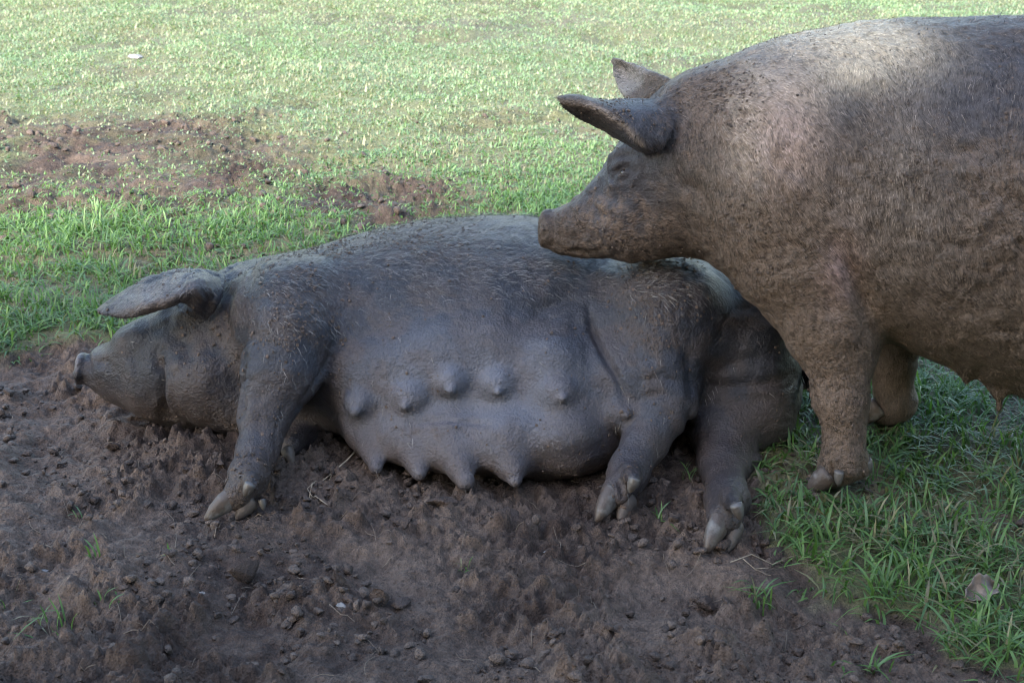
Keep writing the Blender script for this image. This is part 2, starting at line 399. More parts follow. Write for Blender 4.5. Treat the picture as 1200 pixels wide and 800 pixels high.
    def sample(s, Q):
        q = (np.atleast_2d(Q) - s.lo) / s.h; i = np.floor(q).astype(int); ok = np.all((i >= 0) & (i < np.array(s.n) - 1), 1)
        i = np.clip(i, 0, np.array(s.n) - 2); f = np.clip(q - i, 0, 1); r = 0
        for a in (0, 1):
            for b in (0, 1):
                for c in (0, 1):
                    r = r + s.F[i[:, 0] + a, i[:, 1] + b, i[:, 2] + c] * (f[:, 0] if a else 1 - f[:, 0]) * (f[:, 1] if b else 1 - f[:, 1]) * (f[:, 2] if c else 1 - f[:, 2])
        return np.where(ok, r, .5)
    def march(s, px, py):
        o = np.array([0, 0, CAM_Z]); d = P(px, py, 1.) - o; d /= np.linalg.norm(d)
        ts = np.arange(1.8, 4.0, .0015); Q = o + ts[:, None] * d; f = s.sample(Q); j = np.argmax(f < 0)
        if f[j] >= 0: j = np.argmin(f)
        return Q[j]
    def normal(s, p):
        e = s.h * 1.5; g = np.array([s.sample(p + e * v)[0] - s.sample(p - e * v)[0] for v in np.eye(3)]); return g / (np.linalg.norm(g) + 1e-9)
    def mesh(s):
        F = s.F; S_ = F < 0; n = np.array(F.shape)
        cnt = np.zeros(n - 1, np.int8)
        for a in (0, 1):
            for b in (0, 1):
                for c in (0, 1): cnt += S_[a:n[0] - 1 + a, b:n[1] - 1 + b, c:n[2] - 1 + c]
        act = (cnt > 0) & (cnt < 8); ijk = np.argwhere(act); idx = np.full(act.shape, -1, np.int32); idx[act] = np.arange(len(ijk))
        pos = np.zeros((len(ijk), 3)); num = np.zeros(len(ijk))
        cs = [(a, b, c) for a in (0, 1) for b in (0, 1) for c in (0, 1)]
        for A in cs:
            for B in cs:
                if sum(B) - sum(A) == 1 and all(y >= x for x, y in zip(A, B)):
                    ia = ijk + A; ib = ijk + B; fa = F[ia[:, 0], ia[:, 1], ia[:, 2]]; fb = F[ib[:, 0], ib[:, 1], ib[:, 2]]
                    cr = (fa < 0) != (fb < 0); t = np.where(cr, fa / np.where(cr, fa - fb, 1), 0)
                    pos += cr[:, None] * (np.array(A) + t[:, None] * (np.array(B) - np.array(A))); num += cr
        V = s.lo + s.h * (ijk + pos / num[:, None])
        Q = []
        for ax in range(3):
            o1, o2 = (ax + 1) % 3, (ax + 2) % 3
            sa = [slice(1, -1)] * 3; sb = [slice(1, -1)] * 3; sa[ax] = slice(0, -1); sb[ax] = slice(1, None)
            a = S_[tuple(sa)]; b = S_[tuple(sb)]; e = np.argwhere(a != b)
            inside = a[e[:, 0], e[:, 1], e[:, 2]]
            e = e + 1; e[:, ax] -= 1
            def cell(d1, d2):
                q = e.copy(); q[:, o1] -= d1; q[:, o2] -= d2; return idx[q[:, 0], q[:, 1], q[:, 2]]
            q = np.stack([cell(1, 1), cell(0, 1), cell(0, 0), cell(1, 0)], 1)
            q[~inside] = q[~inside][:, ::-1]; Q.append(q)
        Q = np.concatenate(Q); Q = Q[(Q >= 0).all(1)]
        return V, Q
def vnormals(V, Q):
    n = np.cross(V[Q[:, 2]] - V[Q[:, 0]], V[Q[:, 3]] - V[Q[:, 1]]); N = np.zeros_like(V)
    for c in range(4):
        for a in range(3): N[:, a] += np.bincount(Q[:, c], n[:, a], len(V))
    return N / (np.linalg.norm(N, axis=1, keepdims=True) + 1e-12)
def relax(V, Q, it, f=.5):
    for _ in range(it):
        A = np.zeros_like(V); c = np.zeros(len(V))
        for i in range(4):
            j = Q[:, (i + 1) % 4]
            for a in range(3): A[:, a] += np.bincount(Q[:, i], V[j, a], len(V))
            c += np.bincount(Q[:, i], minlength=len(V))
        V = V + f * (A / np.maximum(c, 1)[:, None] - V)
    return V
class Body:
    "vertices of a sculpted animal with its colour, mud and hair maps"
    def __init__(s, f):
        s.f = f; V, s.Q = f.mesh(); s.V = relax(V, s.Q, 2); s.N = vnormals(s.V, s.Q)
        s.mud = np.zeros(len(V)); s.wet = np.zeros(len(V)); s.bald = np.zeros(len(V)); s.col = np.zeros((len(V), 3))
    def line(s, pp):
        out = []
        for a, b in zip(pp[:-1], pp[1:]):
            for t in np.linspace(0, 1, 5)[:-1]: out.append(s.f.march(a[0] + (b[0] - a[0]) * t, a[1] + (b[1] - a[1]) * t))
        out.append(s.f.march(*pp[-1])); out = np.array(out)
        # drop points that fell through to something far behind
        m = np.median(out, 0); return out[np.linalg.norm(out - m, axis=1) < .45]
    def crease(s, pp, w=.008, dep=.008, ridge=.35):
        L = s.line(pp); d = polydist(s.V, L); nz = fbm3(s.V, 28, 2, len(pp)) ; d = d * (.6 + .8 * nz)
        e = np.minimum(np.linalg.norm(s.V - L[0], axis=1), np.linalg.norm(s.V - L[-1], axis=1)); ln = np.linalg.norm(np.diff(L, axis=0), axis=1).sum()
        tp = sstep(0, .38 * ln, e + .004) * (.7 + .6 * nz)
        prof = (-dep * np.exp(-(d / w) ** 2) + dep * ridge * np.exp(-((d - 2.3 * w) / (1.4 * w)) ** 2)) * tp
        s.V = s.V + s.N * prof[:, None]
    def bump(s, px, py, r, hgt):
        c = s.f.march(px, py); d = np.linalg.norm(s.V - c, axis=1); s.V = s.V + s.N * (hgt * np.exp(-(d / r) ** 2))[:, None]
    def stroke(s, pp, w): return np.exp(-(polydist(s.V, s.line(pp)) / w) ** 2)
    def patch(s, px, py, rx, ry, soft=1.0):
        "soft mask round a spot on the visible side"
        c = s.f.march(px, py); e = (s.V - c); dd = PIX(c[0], c[1], c[2])[2]
        return np.exp(-((e[:, 0] / (rx * dd / FPX)) ** 2 + ((e[:, 2]) / (ry * dd / FPX)) ** 2 + (e[:, 1] / .16) ** 2) ** soft)
    def build(s, name, mat, parent):
        s.N = vnormals(s.V, s.Q)
        return mesh_np(name, s.V, s.Q, 4, mat, parent=parent, cols=s.col, attrs={'mud': s.mud, 'wet': s.wet})
def flow_field(V, anchors, p=3):
    A = np.array([a for a, d in anchors]); D = np.array([np.array(d, float) / np.linalg.norm(d) for a, d in anchors])
    out = np.zeros_like(V)
    for a, d in zip(A, D):
        out += (1 / (np.linalg.norm(V - a, axis=1) ** p + 1e-5))[:, None] * d
    return out / (np.linalg.norm(out, axis=1, keepdims=True) + 1e-9)
def hairs(body, n, anchors, length, width, dens, colfn, lift=.30, jit=.25, parent=None, name='bristles', curl=0):
    V, Q = body.V, body.Q; N = vnormals(V, Q)
    ar = np.linalg.norm(np.cross(V[Q[:, 2]] - V[Q[:, 0]], V[Q[:, 3]] - V[Q[:, 1]]), axis=1)
    wgt = ar * dens[Q].mean(1); fi = rng.choice(len(Q), n, p=wgt / wgt.sum())
    bc = rng.dirichlet((1, 1, 1, 1), n); p = (V[Q[fi]] * bc[:, :, None]).sum(1); nn = (N[Q[fi]] * bc[:, :, None]).sum(1); nn /= np.linalg.norm(nn, axis=1, keepdims=True)
    fl = flow_field(p, anchors) + jit * rng.normal(size=(n, 3)) * .5
    sw = fbm3(p, 14, 2, 5)[:, None] - .5; fl = fl + np.cross(nn, fl) * sw * 1.3
    fl -= (fl * nn).sum(1, keepdims=True) * nn; fl /= np.linalg.norm(fl, axis=1, keepdims=True) + 1e-9
    L = (length(p) if callable(length) else length) * rng.uniform(.55, 1.2, n); L = L[:, None]
    lf = lift * rng.uniform(.4, 1.5, n)[:, None]
    side = np.cross(fl, nn) * (width * rng.uniform(.7, 1.3, n))[:, None] * .5
    p0 = p - nn * .001; p1 = p + fl * L * .45 + nn * L * lf * .6; p2 = p + fl * L + nn * L * lf * .55 + side * rng.normal(size=(n, 1)) * 3 
    VV = np.stack([p0 - side, p0 + side, p1 - side * .8, p1 + side * .8, p2], 1).reshape(-1, 3)
    b = np.arange(n)[:, None] * 5
    ff = np.concatenate([b + [0, 1, 3, 2], b + [2, 3, 4]], 1).ravel(); sz = np.tile([4, 3], n)
    cc = np.repeat(colfn(p, n, nn, fi), 5, axis=0)
    o = mesh_np(name, VV, ff, sz, M_HAIR, parent=parent, cols=cc); o['kind'] = 'stuff'; return o
def claw(name, base, tip, r0, mat, parent, up=(0, 0, 1), flat=.75):
    "one horn claw: a curved wedge, blunt at the coronet, pointed at the toe, flat below"
    base = np.array(base, float); tip = np.array(tip, float); d = tip - base; L = np.linalg.norm(d); d /= L
    up = np.array(up, float); up -= (up @ d) * d; up /= np.linalg.norm(up); sd = np.cross(d, up)
    V = []; ns, nr = 9, 14
    for i in range(ns):
        t = i / (ns - 1); rr = r0 * (1.02 - .22 * t - .56 * t ** 3) * (1 if i else .9) * (1 + .04 * math.sin(i * 2.4))
        c = base + d * L * t + up * (-.22 * r0 * t * t)
        for j in range(nr):
            a = 2 * math.pi * j / nr; ca, sa = math.cos(a), math.sin(a)
            lo = .62 if sa < 0 else 1.0
            V.append(c + sd * ca * rr * flat + up * sa * rr * lo)
    F_ = [(i * nr + j, i * nr + (j + 1) % nr, (i + 1) * nr + (j + 1) % nr, (i + 1) * nr + j) for i in range(ns - 1) for j in range(nr)]
    V.append(base - d * .2 * r0); V.append(base + d * L * 1.03 - up * .22 * r0); nb = ns * nr
    ff = [k for q in F_ for k in q]; sz = [4] * len(F_)
    for j in range(nr): ff += [nb, (j + 1) % nr, j]; sz.append(3)
    for j in range(nr): ff += [nb + 1, (ns - 1) * nr + j, (ns - 1) * nr + (j + 1) % nr]; sz.append(3)
    return mesh_np(name, np.array(V), ff, np.array(sz), mat, parent=parent)

def sil(px, yt, yb, Yc, ry, ox, ax):
    "a loft section whose outline, seen from the viewpoint, spans yt..yb"
    c = P(px, (yt + yb) / 2, Yc); d = PIX(*c)[2]; H = (yb - yt) / 2 * d / FPX
    th = math.atan2(CAM_Z - c[2], c[1]); rz = math.sqrt(max(H * H - (ry * math.sin(th)) ** 2, (H * .35) ** 2)) / math.cos(th)
    a = np.array(ax, float); rel = c - np.array(ox, float)
    return (rel[0] * a[0] + rel[1] * a[1], rel[0] * -a[1] + rel[1] * a[0], c[2], ry, rz)

# ================================================================== lying sow
VOX = .0048
fs = Field((-1.02, 2.10, -.06), (.72, 3.30, .52), VOX)
AX = (1., 0., 0.)
rows = [(94, 420, 446, 2.79, .030), (104, 415, 453, 2.79, .036), (114, 407, 461, 2.79, .048), (130, 399, 471, 2.79, .062), (165, 377, 488, 2.80, .085), (190, 362, 497, 2.81, .105), (215, 345, 503, 2.82, .125),
        (240, 329, 507, 2.83, .14), (270, 314, 508, 2.85, .16), (300, 305, 508, 2.86, .18), (340, 297, 508, 2.87, .21), (400, 281, 505, 2.88, .25), (450, 268, 500, 2.88, .27),
        (500, 259, 496, 2.88, .28), (560, 254, 492, 2.88, .285), (620, 255, 490, 2.88, .28), (700, 272, 492, 2.87, .27), (780, 290, 498, 2.87, .26), (840, 300, 505, 2.86, .24), (880, 308, 510, 2.84, .21)]
fs.loft((0, 0, 0), AX, [sil(*r, (0, 0, 0), AX) for r in rows], k=.0)
# rump
fs.ell(P(868, 410, 2.80), (.125, .20, .170), .08)
fs.ell(P(866, 375, 2.86), (.105, .19, .145), .08)
fs.ell(P(880, 470, 2.70), (.095, .14, .095), .05)
# udder mass
fs.ell(P(560, 440, 2.74), (.27, .19, .165), .09)
fs.ell(P(480, 470, 2.68), (.14, .14, .115), .08)
fs.ell(P(655, 470, 2.66), (.145, .165, .125), .08)
fs.ell(P(575, 505, 2.595), (.215, .115, .085), .07)
fs.ell(P(660, 500, 2.60), (.12, .12, .085), .06)
# jowl and cheek
fs.ell(P(242, 448, 2.715), (.088, .085, .095), .03)
fs.ell(P(172, 452, 2.74), (.048, .05, .07), .03)
# upper hind leg
fs.ell(P(788, 378, 2.76), (.14, .13, .14), .08)
fs.cone(P(778, 372, 2.69), P(768, 440, 2.60), .122, .086, .055)
fs.chain([(P(768, 436, 2.61), .078), (P(775, 472, 2.56), .062), (P(757, 515, 2.50), .042), (P(736, 553, 2.42), .033), (PG(722, 578, .036), .031)], k=.007, kin=.03)
fs.ell(P(800, 468, 2.56), (.022, .03, .030), .03)
# lower hind leg
fs.chain([(P(865, 450, 2.72), .10), (P(852, 500, 2.62), .075), (P(848, 545, 2.51), .050), (P(852, 583, 2.36), .036), (PG(848, 610, .040), .033)], k=.03, kin=.03)
fs.ell(P(881, 543, 2.53), (.024, .028, .026), .015)
fs.cone(PG(292, 560, .06), PG(294, 567, .085), .02, .013, .012); fs.cone(PG(738, 553, .07), PG(744, 561, .093), .022, .014, .012); fs.cone(PG(856, 582, .08), PG(862, 591, .102), .022, .014, .012)
# upper foreleg and shoulder
fs.ell(P(340, 375, 2.72), (.10, .12, .115), .10)
fs.chain([(P(340, 395, 2.64), .085), (P(328, 440, 2.59), .070), (P(312, 485, 2.54), .048), (P(302, 525, 2.48), .037), (P(292, 558, 2.40), .033), (PG(280, 580, .036), .030)], k=.018, kin=.03)
# lower foreleg tucked under
fs.chain([(P(365, 495, 2.76), .045), (P(352, 510, 2.67), .032), (P(340, 522, 2.60), .024)], k=.02)
# brisket
fs.ell(P(300, 470, 2.74), (.10, .10, .075), .05)
# ear
fs.sheet([[P(262, 322, 2.80), P(262, 337, 2.74), P(254, 356, 2.71), P(240, 374, 2.71)],
          [P(232, 315, 2.79), P(236, 326, 2.71), P(232, 340, 2.665), P(218, 356, 2.68)],
          [P(202, 316, 2.79), P(208, 330, 2.71), P(207, 346, 2.66), P(198, 359, 2.67)],
          [P(168, 329, 2.79), P(174, 343, 2.72), P(174, 357, 2.67), P(172, 367, 2.68)],
          [P(138, 346, 2.78), P(142, 355, 2.73), P(146, 364, 2.70), P(150, 371, 2.69)],
          [P(113, 362, 2.76), P(114, 364, 2.75), P(116, 366, 2.74), P(118, 367, 2.73)]], .0052, .0038, .010)
# far ear, glimpsed below the near one
fs.sheet([[P(205, 372, 2.90), P(200, 385, 2.90)], [P(185, 368, 2.93), P(180, 380, 2.93)], [P(170, 372, 2.95), P(166, 378, 2.95)]], .007, .005, .012)
# muzzle rim
fs.ell(P(95, 432, 2.785), (.0125, .042, .036), .008, ax=(1, 0, -.15))
fs.ell(P(158, 396, 2.775), (.04, .03, .022), .04)
# teats: mounds and nipples grown out of the skin
def teat(f, px, py, r, mound, dirv, ln=.016, rn=.0075):
    c = f.march(px, py); n = f.normal(c); d = np.array(dirv, float); d = d / np.linalg.norm(d)
    q = c - n * (r * .30) + d * mound * .4
    f.ell(q + np.array([0, .045, .035]), (r * 1.5, r * 1.4, r * 1.9), .07); q = c + d * .006; f.ell(q, (r * 1.22, r * 1.1, r * 1.2), .013)
    tip = q + d * (r * 1.0); f.cone(tip - d * .003, tip + d * ln * .30, rn * 1.35, rn * 1.3, .006); return tip
TEATS = [(422, 474), (479, 468), (527, 450), (583, 452), (654, 463), (726, 488), (440, 548), (490, 556), (546, 564), (604, 562)]
for px, py, r, mo, dv in [(424, 468, .026, .012, (-.25, -1, -.25)), (480, 462, .029, .012, (-.2, -1, -.2)), (527, 444, .027, .012, (.1, -1, -.15)), (583, 447, .029, .012, (.05, -1, -.1)), (653, 458, .030, .010, (.25, -1, .1)), (724, 482, .030, .008, (.4, -1, .3))]:
    teat(fs, px, py, r, mo, dv)
for px, py, tx, ty, r in [(428, 512, 441, 553, .026), (476, 520, 491, 560, .028), (528, 525, 546, 570, .030), (592, 528, 604, 568, .036), (664, 518, 672, 552, .026)]:
    c = fs.march(px, py); a = c + np.array([0, .02, 0]); b = PG(tx, ty - 5, .020); m = a + (b - a) * .62
    fs.cone(a, m, r * 1.45, r * .75, .05); fs.cone(m, b, r * .70, .0155, .012)
# tail
fs.chain([(P(922, 418, 2.80), .022), (P(940, 437, 2.77), .012), (P(951, 452, 2.74), .0085), (P(959, 468, 2.71), .006)], k=.02)
print('sow field', fs.n, round(time.time() - T0, 1))
sow = Body(fs)
V = sow.V
fl1 = fbm3(V, 9, 3, 1)[:, None]; sow.V = V + sow.N * ((fl1 - .5) * .012)
def wrinkle(V, N, sc, amp, seed, calm=1.):
    q = V * np.array(sc) + (fbm3(V, 12, 2, seed)[:, None] - .5) * 2.2; n = noise3(q[:, 0], q[:, 1], q[:, 2], seed); msk = sstep(.42, .62, fbm3(V, 6, 2, seed + 5))
    return V + N * (amp * ((1 - np.abs(2 * n - 1)) ** 3 * -1 + .2) * (.25 + .75 * msk) * calm)[:, None]
calm = 1 - .7 * np.clip(1.2 * sow.patch(580, 470, 190, 100), 0, 1); sow.V = wrinkle(sow.V, sow.N, (34, 20, 22), .0038, 3, calm); sow.V = wrinkle(sow.V, sow.N, (16, 24, 46), .0030, 9, calm)
# folds
sow.crease([(694, 340), (690, 362), (694, 385), (706, 412), (722, 440), (734, 470), (738, 492)], .007, .013, .15)
sow.crease([(612, 372), (640, 358), (664, 349), (692, 346)], .022, .014, .0)
sow.crease([(812, 438), (850, 430), (890, 420), (925, 408)], .018, .007, .3)
sow.crease([(815, 452), (860, 452), (905, 447), (934, 438)], .013, .006, .4)
sow.crease([(812, 478), (850, 472), (890, 470), (925, 462)], .014, .003)
sow.crease([(806, 470), (806, 500), (800, 520)], .010, .010)
sow.crease([(800, 400), (808, 425), (812, 455), (810, 475)], .013, .007, .3)
sow.crease([(706, 330), (712, 350), (722, 372)], .014, .004, .3)
sow.crease([(520, 300), (545, 330), (560, 360)], .020, .004, .3)
sow.crease([(398, 372), (396, 395), (384, 425), (366, 455), (350, 474)], .007, .009, .1)
sow.crease([(287, 425), (284, 450), (283, 480)], .011, .014)
sow.crease([(188, 414), (192, 436), (193, 460), (198, 484)], .010, .018, .45)
sow.bump(172, 440, .03, .006)
sow.crease([(172, 405), (182, 395), (196, 372)], .014, .003)
sow.crease([(262, 322), (268, 345), (262, 375), (275, 410)], .014, .007)
sow.crease([(238, 332), (246, 350), (240, 370)], .007, .006)
sow.crease([(103, 414), (104, 430), (107, 444)], .006, .008, .2)
sow.crease([(112, 425), (124, 423), (132, 432)], .008, .004)
sow.crease([(150, 405), (160, 425), (164, 450)], .010, .005)
sow.crease([(206, 380), (218, 410), (222, 440)], .014, .005)
sow.crease([(470, 497), (520, 493), (570, 497), (600, 505)], .005, .0035)
sow.crease([(600, 295), (620, 310), (628, 335)], .012, .003)
sow.crease([(742, 447), (775, 442), (800, 450)], .008, .004)
sow.crease([(746, 470), (770, 462), (790, 464)], .007, .003)
sow.crease([(726, 565), (730, 580)], .005, .006)
sow.bump(560, 355, .06, .006); sow.bump(830, 335, .07, .008)
sow.N = vnormals(sow.V, sow.Q); V = sow.V
sow.V = V = V + sow.N * ((fbm3(V, 60, 2, 8) - .5) * .0022)[:, None]
n1 = fbm3(V, 5, 4, 12); n2 = fbm3(V, 22, 3, 14)
c = np.array([.011, .0125, .017])[None] * (1 - n1[:, None]) + np.array([.027, .029, .038])[None] * n1[:, None]
pxs, pys, _ = PIX(V[:, 0], V[:, 1], V[:, 2])
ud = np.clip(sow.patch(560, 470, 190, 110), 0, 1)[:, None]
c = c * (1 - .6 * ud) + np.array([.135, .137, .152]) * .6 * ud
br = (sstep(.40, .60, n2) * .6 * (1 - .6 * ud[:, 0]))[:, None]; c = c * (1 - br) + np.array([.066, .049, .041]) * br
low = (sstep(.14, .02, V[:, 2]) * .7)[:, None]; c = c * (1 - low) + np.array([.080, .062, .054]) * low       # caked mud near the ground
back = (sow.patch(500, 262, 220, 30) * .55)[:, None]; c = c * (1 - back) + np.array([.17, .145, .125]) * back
ear_ = np.clip(sow.patch(175, 345, 62, 30) * (V[:, 1] < 2.76), 0, 1)[:, None] * .7; c = c * (1 - ear_) + np.array([.145, .115, .100]) * ear_
sn = sow.patch(89, 422, 7, 10)[:, None] * .8; c = c * (1 - sn) + np.array([.17, .15, .15]) * sn
sn = np.clip(sow.patch(150, 424, 24, 14)[:, None] * .8, 0, 1); c = c * (1 - sn) + np.array([.014, .014, .018]) * sn
for tx_, ty_ in TEATS: q_ = np.clip(sow.patch(tx_, ty_, 13, 13), 0, 1)[:, None] * .22; c = c * (1 - q_) + np.array([.15, .15, .165]) * q_
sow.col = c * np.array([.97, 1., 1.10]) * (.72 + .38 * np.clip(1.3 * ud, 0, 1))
sow.mud = np.clip(.12 + .5 * sow.patch(350, 350, 80, 60) + .6 * sow.patch(300, 560, 60, 60) + .4 * sow.patch(760, 330, 60, 30) + .55 * sow.patch(500, 275, 120, 22) + .5 * sow.patch(770, 400, 50, 60) + .35 * sow.patch(230, 430, 80, 60) + .4 * low[:, 0] - .10 * ud[:, 0] + .35 * sow.patch(490, 498, 60, 14), 0, 1)
E = empty('lying_sow', (0, 2.85, 0)); tag(E, 'big grey-black pig lying on its side in the mud with its teats towards the viewer', 'pig')
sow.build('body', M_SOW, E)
anc = [(P(100, 430, 2.75), (1, 0, .1)), (P(170, 430, 2.7), (1, -.2, .1)), (P(165, 345, 2.68), (-1, 0, -.3)), (P(240, 420, 2.65), (1, -.1, -.5)), (P(300, 330, 2.75), (1, -.2, -.3)), (P(340, 380, 2.6), (.5, -.4, -1)), (P(310, 470, 2.5), (-.1, -.3, -1)),
       (P(285, 560, 2.4), (-.3, -.4, -1)), (P(400, 300, 2.8), (1, -.4, -.2)), (P(480, 300, 2.75), (1, -.7, -.5)), (P(560, 270, 2.9), (1, -.3, 0)), (P(450, 400, 2.6), (.6, -.2, -1)), (P(560, 400, 2.6), (.7, -.2, -.9)), (P(650, 400, 2.6), (.9, 0, -.5)),
       (P(560, 330, 2.65), (1, -.4, -.4)), (P(760, 330, 2.65), (.9, -.4, -.4)), (P(770, 410, 2.55), (.1, -.3, -1)), (P(740, 530, 2.5), (-.3, -.4, -1)), (P(870, 370, 2.7), (.7, -.3, -.9)), (P(850, 560, 2.5), (0, -.4, -1)), (P(910, 440, 2.7), (.6, 0, -.8)), (P(940, 450, 2.87), (.4, 0, -1))]
def hcol_sow(p, n, nn, fi):
    top = np.clip(nn[:, 2], 0, 1) * sstep(.22, .42, p[:, 2]); cl = fbm3(p, 230, 2, 4); lg = (cl + .35 * (rng.random(n) - .5)) > (.64 - .20 * top)
    a = np.array([.020, .020, .024]); b = np.array([.105, .102, .106]); return np.where(lg[:, None], b, a) * rng.uniform(.6, 1.3, n)[:, None]
dens = np.clip(.35 + sow.V[:, 2] * 2.2, .2, 1.25) * (1 - .6 * ud[:, 0]) * sstep(.0, .03, sow.V[:, 2])
dens = dens * np.where(sow.N[:, 1] > .75, .15, 1)
hairs(sow, 85000, anc, lambda p: .007 + .011 * sstep(.2, .4, p[:, 2]), .0005, dens, hcol_sow, parent=E)
def crumbs(body, n, wgt, parent, r0=.0016, r1=.0045, name='dried_mud', cc_=(.085, .062, .050)):
    "crumbs of dried mud stuck in the bristles"
    V, Q, N = body.V, body.Q, vnormals(body.V, body.Q); w_ = np.maximum(wgt, 0); cl = sstep(.46, .60, fbm3(V, 30, 2, 33)); w_ = w_ * (.05 + cl)
    vi = rng.choice(len(V), n, p=w_ / w_.sum()); p = V[vi] + rng.normal(0, .002, (n, 3)); r = r0 + (r1 - r0) * rng.random(n) ** 3
    VV = np.zeros((n, len(KV), 3)); a = rng.uniform(0, 6.28, n)
    kv = KV[None] * (1 + .5 * (rng.random((n, len(KV), 1)) - .5)); nn = N[vi][:, None, :]
    kv = kv - nn * (kv * nn).sum(2, keepdims=True) * .5
    VV = p[:, None] + kv * r[:, None, None]
    F_ = (KF[None] + (np.arange(n) * len(KV))[:, None, None]).reshape(-1, 3); t = rng.random((n, 1))
    o = mesh_np(name, VV.reshape(-1, 3), F_, 3, M_CLOD, smooth=False, parent=parent, cols=np.repeat(np.array(cc_) * (.6 + .8 * t), len(KV), axis=0)); o['kind'] = 'stuff'
def lumpico():
    import bmesh
    bm = bmesh.new(); bmesh.ops.create_icosphere(bm, subdivisions=1, radius=1); v = np.array([q.co[:] for q in bm.verts]); f = np.array([[w.index for w in q.verts] for q in bm.faces]); bm.free(); return v, f
KV, KF = lumpico()
crumbs(sow, 3800, .9 * sow.patch(350, 345, 40, 60) + .7 * sow.patch(400, 290, 60, 14) + .6 * sow.patch(500, 278, 60, 10) + .9 * sow.patch(755, 312, 50, 10) + .5 * sow.patch(300, 545, 30, 60) + .35 * sow.patch(240, 400, 50, 50) + .3 * sow.patch(735, 540, 30, 50) + .35 * sow.patch(770, 370, 50, 50) + .03, E)
top = sstep(.30, .40, sow.V[:, 2]) * sstep(-.1, .5, sow.N[:, 2]) * sstep(.75, .0, sow.V[:, 0]) + .15 * sow.patch(350, 350, 50, 60)
hairs(sow, 9000, anc, .022, .0008, top + .01, lambda p, n, nn, fi: np.array([.20, .19, .18]) * rng.uniform(.5, 1.2, n)[:, None], lift=.55, jit=.5, parent=E, name='back_bristles')
tl = []
for i in range(16):
    a_, b_, c_ = P(936 + rng.normal(0, 2), 430 + rng.normal(0, 3), 2.70), P(946 + rng.normal(0, 3), 446 + rng.normal(0, 3), 2.67), P(959 + rng.normal(0, 5), 468 + rng.normal(0, 6), 2.64)
    tl.append(([a_, (a_ + b_) / 2 + [0, 0, .004], b_, (b_ + c_) / 2 + [0, 0, .002], c_], .0016))
TAIL = tl
# hooves
def foot(parent, toes, dews, mat=None):
    for i, (a, b, r, up) in enumerate(toes):
        claw('hoof', a, b, r, (mat or M_HOOF) if i == 0 else M_HOOFD, parent, up)
    for a, b, r, up in dews: claw('dewclaw', a, b, r, M_HOOFP, parent, up, .85)
foot(E, [(PG(277, 581, .034), PG(240, 606, .012), .027, (-.4, -.5, 1)), (PG(296, 588, .02), PG(276, 606, .004), .022, (0, 0, 1))],
     [(PG(294, 566, .090), PG(286, 581, .068), .013, (0, -1, .3)), (PG(307, 585, .03), PG(309, 597, .014), .009, (0, -.5, 1))])
foot(E, [(PG(719, 577, .038), PG(699, 608, .012), .027, (-.4, -.6, 1)), (PG(737, 586, .020), PG(726, 610, .004), .024, (0, 0, 1))],
     [(PG(744, 560, .098), PG(738, 577, .074), .014, (0, -1, .3))])
foot(E, [(PG(846, 609, .044), PG(827, 644, .016), .027, (-.5, -.6, 1)), (PG(861, 616, .026), PG(852, 644, .006), .024, (.2, 0, 1))],
     [(PG(862, 590, .108), PG(869, 609, .080), .014, (0, -1, .3))])
claw('hoof', PG(336, 526, .028), PG(343, 546, .004), .018, M_HOOFD, E)
print('sow', len(sow.Q), round(time.time() - T0, 1))

# ================================================================== standing sow
YAW = R(13); AS = np.array([math.cos(YAW), -math.sin(YAW), 0.])      # from head to tail
LN = np.array([AS[1], -AS[0], 0.])                                     # towards the viewer
LN = np.array([-math.sin(YAW), -math.cos(YAW), 0.])
W0 = np.array([.62, 2.62, 0.])                                         # point under the withers
def PSt(px, py, off=0.):
    "the point of the animal's vertical mid-plane (moved off metres towards the viewer) seen at px, py"
    o = np.array([0, 0, CAM_Z]); d = P(px, py, 1.) - o; q = W0 + LN * off; t = ((q - o) @ LN) / (d @ LN); return o + d * t
def silS(px, yt, yb, ry, off=0.):
    c = PSt(px, (yt + yb) / 2, off); d = PIX(*c)[2]; H = (yb - yt) / 2 * d / FPX
    th = math.atan2(CAM_Z - c[2], c[1]); rz = math.sqrt(max(H * H - (ry * math.sin(th)) ** 2, (H * .35) ** 2)) / math.cos(th)
    rel = c - W0; return (rel @ AS, -(rel @ LN), c[2], ry, rz)
ft = Field((-.02, 1.95, -.06), (1.78, 3.10, .98), VOX + .0004)
rs = [(637, 252, 286, .034), (645, 246, 294, .040), (655, 242, 299, .044), (672, 229, 301, .050), (690, 213, 302, .058), (705, 195, 303, .068), (718, 176, 304, .080), (735, 150, 305, .095), (755, 122, 305, .110), (775, 100, 304, .125), (800, 84, 302, .14), (830, 73, 302, .155),
      (870, 59, 308, .18), (910, 47, 322, .20), (950, 38, 342, .22), (1000, 31, 368, .235), (1050, 29, 392, .245), (1100, 28, 418, .255), (1150, 28, 440, .265), (1200, 28, 460, .27), (1300, 32, 490, .27), (1400, 45, 490, .26), (1480, 70, 470, .23), (1530, 100, 440, .18)]
ft.loft(W0, AS, [silS(*r) for r in rs], k=0, n=2.15)
ft.ell(PSt(1510, 260), (.14, .20, .19), .06, ax=AS)
def L3(s_, off, z): return W0 + AS * s_ + LN * off + np.array([0, 0, z])
# cheek, brow, shoulder
ft.ell(PSt(745, 262, .055), (.070, .035, .070), .04, ax=AS)
ft.ell(PSt(730, 186, .060), (.026, .020, .016), .03, ax=AS)
ft.ell(PSt(930, 250, .10), (.14, .12, .20), .08, ax=AS)
ft.ell(PSt(640, 268), (.013, .042, .040), .008, ax=AS)
